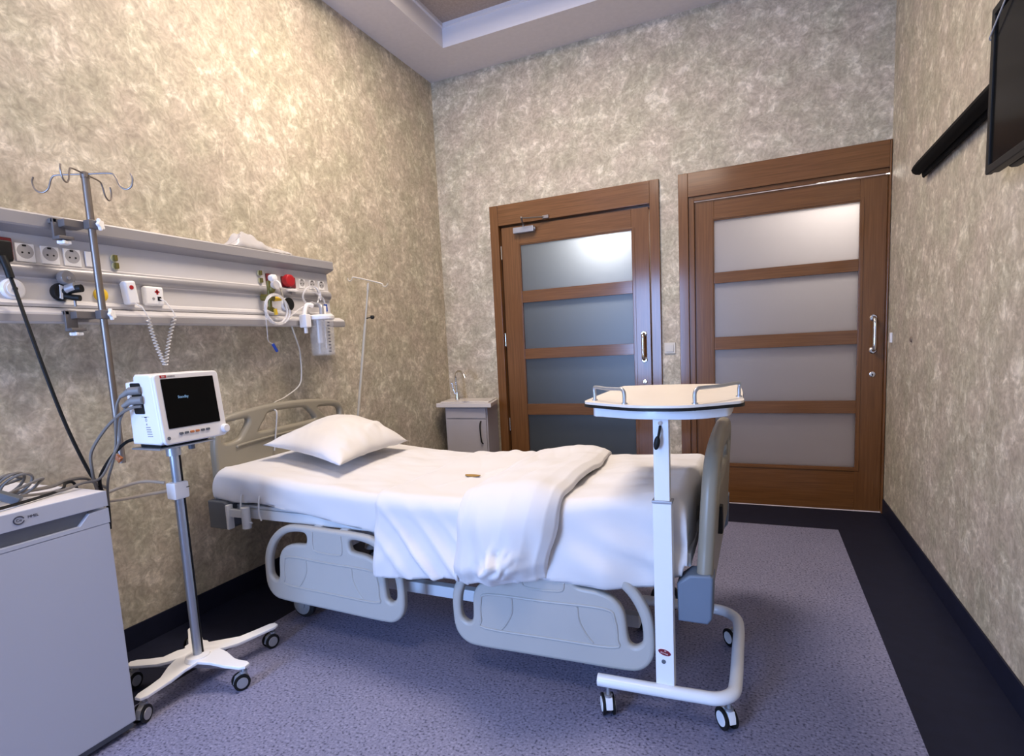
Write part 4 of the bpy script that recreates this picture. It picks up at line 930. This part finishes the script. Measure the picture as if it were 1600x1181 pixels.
# pillow
cA, cB, cC, cD = Vector((.255, 1.935, .775)), Vector((.765, 1.868, .710)), Vector((.712, 2.475, .712)), Vector((.215, 2.56, .775))
def pillowf(side):
    def f(u, v):
        # pinch: corners drawn out, edges drawn in
        a, c = 2*u-1, 2*v-1
        uu = u-.10*a*(1-c*c)*.5*(abs(a)**3)*1.0*0-(.055*a*(1-c*c)); vv = v-(.055*c*(1-a*a))
        p = (cA*(1-uu)+cB*uu)*(1-vv)+(cD*(1-uu)+cC*uu)*vv
        e = (max(0, 1-a**2)**.5)*(max(0, 1-c**2)**.5)*(1+.16*a*0+.22*c)
        h = (.125 if side > 0 else -.004)*e
        if side < 0: h = -.02*e
        h += (.0045*nz(u*5, v*5, 3)+.016*(abs(nz(u*4+v*2, v*5-u*2, 17))-.2)*sstep(.35, .8, u)*(1 if side > 0 else 0)+.006*nz(u*10+v*4, v*9, 8)*(1-e*.6))*(e > .01)
        if side > 0: h += .010*math.exp(-(((u-.80)+.35*(v-.75))/.035)**2)*sstep(.45, .7, v)*e**.5
        z = p.z+h
        if side < 0: z = max(z, ztop(p.x, p.y)+.009)
        else: z = max(z, ztop(p.x, p.y)+.014)
        return Vector((p.x, p.y, z))
    return f
b = MB().grid(pillowf(1), 60, 60).grid(pillowf(-1), 60, 60)
bmesh.ops.remove_doubles(b.bm, verts=b.bm.verts, dist=.0008)
pl = tag(obj('pillow', b, SHEET, angle=180), 'plump white pillow at the head of the bed with grey print near one corner', 'pillow')
b = MB(); pf = pillowf(1)
def onp(u, v): q = pf(u, v); return q+Vector((0, 0, .0018))
for (u0, v0, u1, v1, w_) in ((.30, .87, .62, .83, .008), (.34, .93, .80, .87, .012)):
    b = MB()
    n = 26; prev = None
    for i in range(n):
        if i % 5 == 4: continue
        s0, s1 = i/n, (i+.8)/n
        q = [onp(u0+(u1-u0)*s, v0+(v1-v0)*s+dv_) for s, dv_ in ((s0, 0), (s1, 0), (s1, w_), (s0, w_))]
        vs = [b.bm.verts.new(x) for x in q]; b._fin([b.bm.faces.new(vs)])
    o = obj('printed_text', b, GINK, pl, solid=.0006); o['label'] = 'faint grey line of print'

# drip pole on the far head corner of the bed, leaning
t = thing('bed_drip_pole', 'thin cream drip pole with a two-hook crossbar, leaning beyond the pillow', 'drip pole', (.20, 2.69, .50))
pa, pb = Vector((.165, 2.675, .44)), Vector((.385, 2.675, 1.575)); dd = (pb-pa)
POLEC = mat('cream_pole', (.50, .43, .31), .4, var=.03)
obj('pole', MB().cyl(pa, pa+dd*.80, .0095, 14).cyl(pa+dd*.80, pb, .0065, 12).cyl(pa+dd*.965, pa+dd*.995, .0095, 12), POLEC, t)
obj('crossbar', MB().tube([(.270, 2.64, 1.610), (.272, 2.640, 1.598), (.283, 2.643, 1.593), (.295, 2.646, 1.600), (.305, 2.65, 1.612), (.385, 2.675, 1.590), (.455, 2.70, 1.567), (.463, 2.702, 1.553), (.476, 2.706, 1.549), (.487, 2.71, 1.557), (.490, 2.711, 1.567)], .0038, 8, smooth=4), POLEC, t)
obj('lock_screw', MB().m(BLACK).lathe([(.011, 0), (.011, .012), (.006, .018)], pa+dd*.80+Vector((.045, 0, .035)), (1, 0, 0), 16).cyl(pa+dd*.80+Vector((.005, 0, .03)), pa+dd*.80+Vector((.045, 0, .035)), .003, 8), BLACK, t)

# ------------------------------------------------------------------ overbed table
t = thing('overbed_table', 'white wheeled overbed table with a cream tray, standing at the foot of the bed', 'overbed table', (2.13, 1.65, 0))
ty = 1.655
tray = [(1.905, 1.672), (1.965, 1.622), (2.06, 1.566), (2.135, 1.552), (2.22, 1.562), (2.32, 1.640), (2.347, 1.678), (2.344, 1.76), (2.338, 1.95), (2.325, 2.15), (2.31, 2.20), (2.25, 2.245), (2.04, 2.262), (1.93, 2.235), (1.900, 2.20), (1.896, 1.95), (1.898, 1.76)]
def smo(P): return [(p.x, p.y) for p in catmull([Vector((q[0], q[1], 0)) for q in P], 4, True)]
obj('tray', MB().m(TRAYT).prism(smo(tray), lambda p, k: (p[0], p[1], (.993, 1.000)[k])).m(BLACK).prism([(2.12+(p[0]-2.12)*1.008, 1.9+(p[1]-1.9)*1.006) for p in smo(tray)], lambda p, k: (p[0], p[1], (.9845, .9928)[k])), None, t, angle=30)
und = [(1.925, 1.70), (1.965, 1.655), (2.06, 1.612), (2.135, 1.600), (2.22, 1.608), (2.29, 1.66), (2.315, 1.72), (2.31, 2.0), (2.28, 2.15), (2.12, 2.19), (1.95, 2.15), (1.92, 2.0)]
obj('tray_underframe', MB().m(TABW).prism(smo(und), lambda p, k: (p[0], p[1], (.955, .987)[k]), .003), TABW, t, angle=30)
def handle(a, c, bulge):
    a, c = Vector(a), Vector(c); up = Vector((0, 0, .040))
    m1, m2 = a+up+(c-a)*.14, c+up-(c-a)*.02
    b = MB().m(ALU).tube([a, a+up*.72, a+up+(c-a)*.06, a+up*1.02+(c-a)*.16, a+up+(c-a)*.5+Vector(bulge), c+up*1.02-(c-a)*.06, c+up*.9+(c-a)*.01, c+up*.5, c], .0052, 12, smooth=5)
    b.lathe([(.0085, 0), (.0085, .003)], a, (0, 0, 1), 14).lathe([(.0085, 0), (.0085, .003)], c, (0, 0, 1), 14).m(DGREY).ball(a-Vector((0, 0, .013)), .006)
    obj('tray_rail', b, None, t)
handle((2.040, 1.600, 1.0), (1.927, 1.705, 1.0), (-.004, -.004, 0)); handle((2.230, 1.590, 1.0), (2.333, 1.775, 1.0), (.006, -.004, 0))
# column in two sections
obj('outer_column', MB().m(TABW).box((2.102, ty, .125), (2.156, ty+.04, .706), .003), TABW, t)
obj('inner_column', MB().m(TABW).box((2.107, ty+.004, .700), (2.151, ty+.036, .957), .002), TABW, t)
obj('collar', MB().m(GREYM).box((2.100, ty-.002, .700), (2.158, ty+.042, .709), .002), GREYM, t)
Mb = T(2.129, ty-.0006, .242) @ RX(PI/2) @ RZ(math.radians(-14))
q = MB().m(PINK).plate([(.0200*math.cos(a*PI/12), .0105*math.sin(a*PI/12)) for a in range(24)], [], .0012, .0003, Mb, sm=False)
q.m(BADGE).plate([(.0188*math.cos(a*PI/12), .0095*math.sin(a*PI/12)) for a in range(24)], [], .0018, .0003, Mb @ T(0, 0, .0002), sm=False)
q.m(PINK).text('Durmak', .0068, Mb @ T(0, -.0022, .0014), .0002).text('M', .0070, Mb @ T(.001, .0048, .0014), .0002)
obj('badge', q, None, t)
obj('bolt', MB().m(DGREY).lathe([(.0065, 0), (.006, .003)], (2.126, ty, .212), (0, -1, 0), 16), DGREY, t)
obj('bolt', MB().m(CHROME).lathe([(.006, 0), (.006, .005)], (2.128, ty+.004, .938), (0, -1, 0), 12), CHROME, t)
obj('height_lever', MB().m(BLACK).tube([(2.128, ty+.002, .929), (2.1275, ty-.010, .915), (2.125, ty-.014, .90)], .0038, 8, smooth=4).ball((2.121, ty-.016, .883), .0105, (.85, .6, 2.0), M=RY(math.radians(10))), BLACK, t)
# base tube
zb_ = .120
base = [(1.925, 1.642, zb_), (2.10, 1.650, zb_), (2.22, 1.658, zb_), (2.275, 1.665, zb_), (2.312, 1.700, zb_), (2.322, 1.76, zb_), (2.322, 1.95, zb_), (2.320, 2.12, zb_), (2.306, 2.20, zb_), (2.26, 2.245, zb_), (2.18, 2.252, zb_), (1.93, 2.244, zb_)]
obj('base_tube', MB().m(TABW).tube(base, .0195, 20, smooth=6), TABW, t)
for x, y, yw in ((1.955, 1.648, -1.15), (2.305, 1.705, -.95), (2.302, 2.21, -.9), (1.96, 2.245, 1.1)):
    caster(t, x, y, .0335, .104, yw, BLACK, .0125, WHITEP)
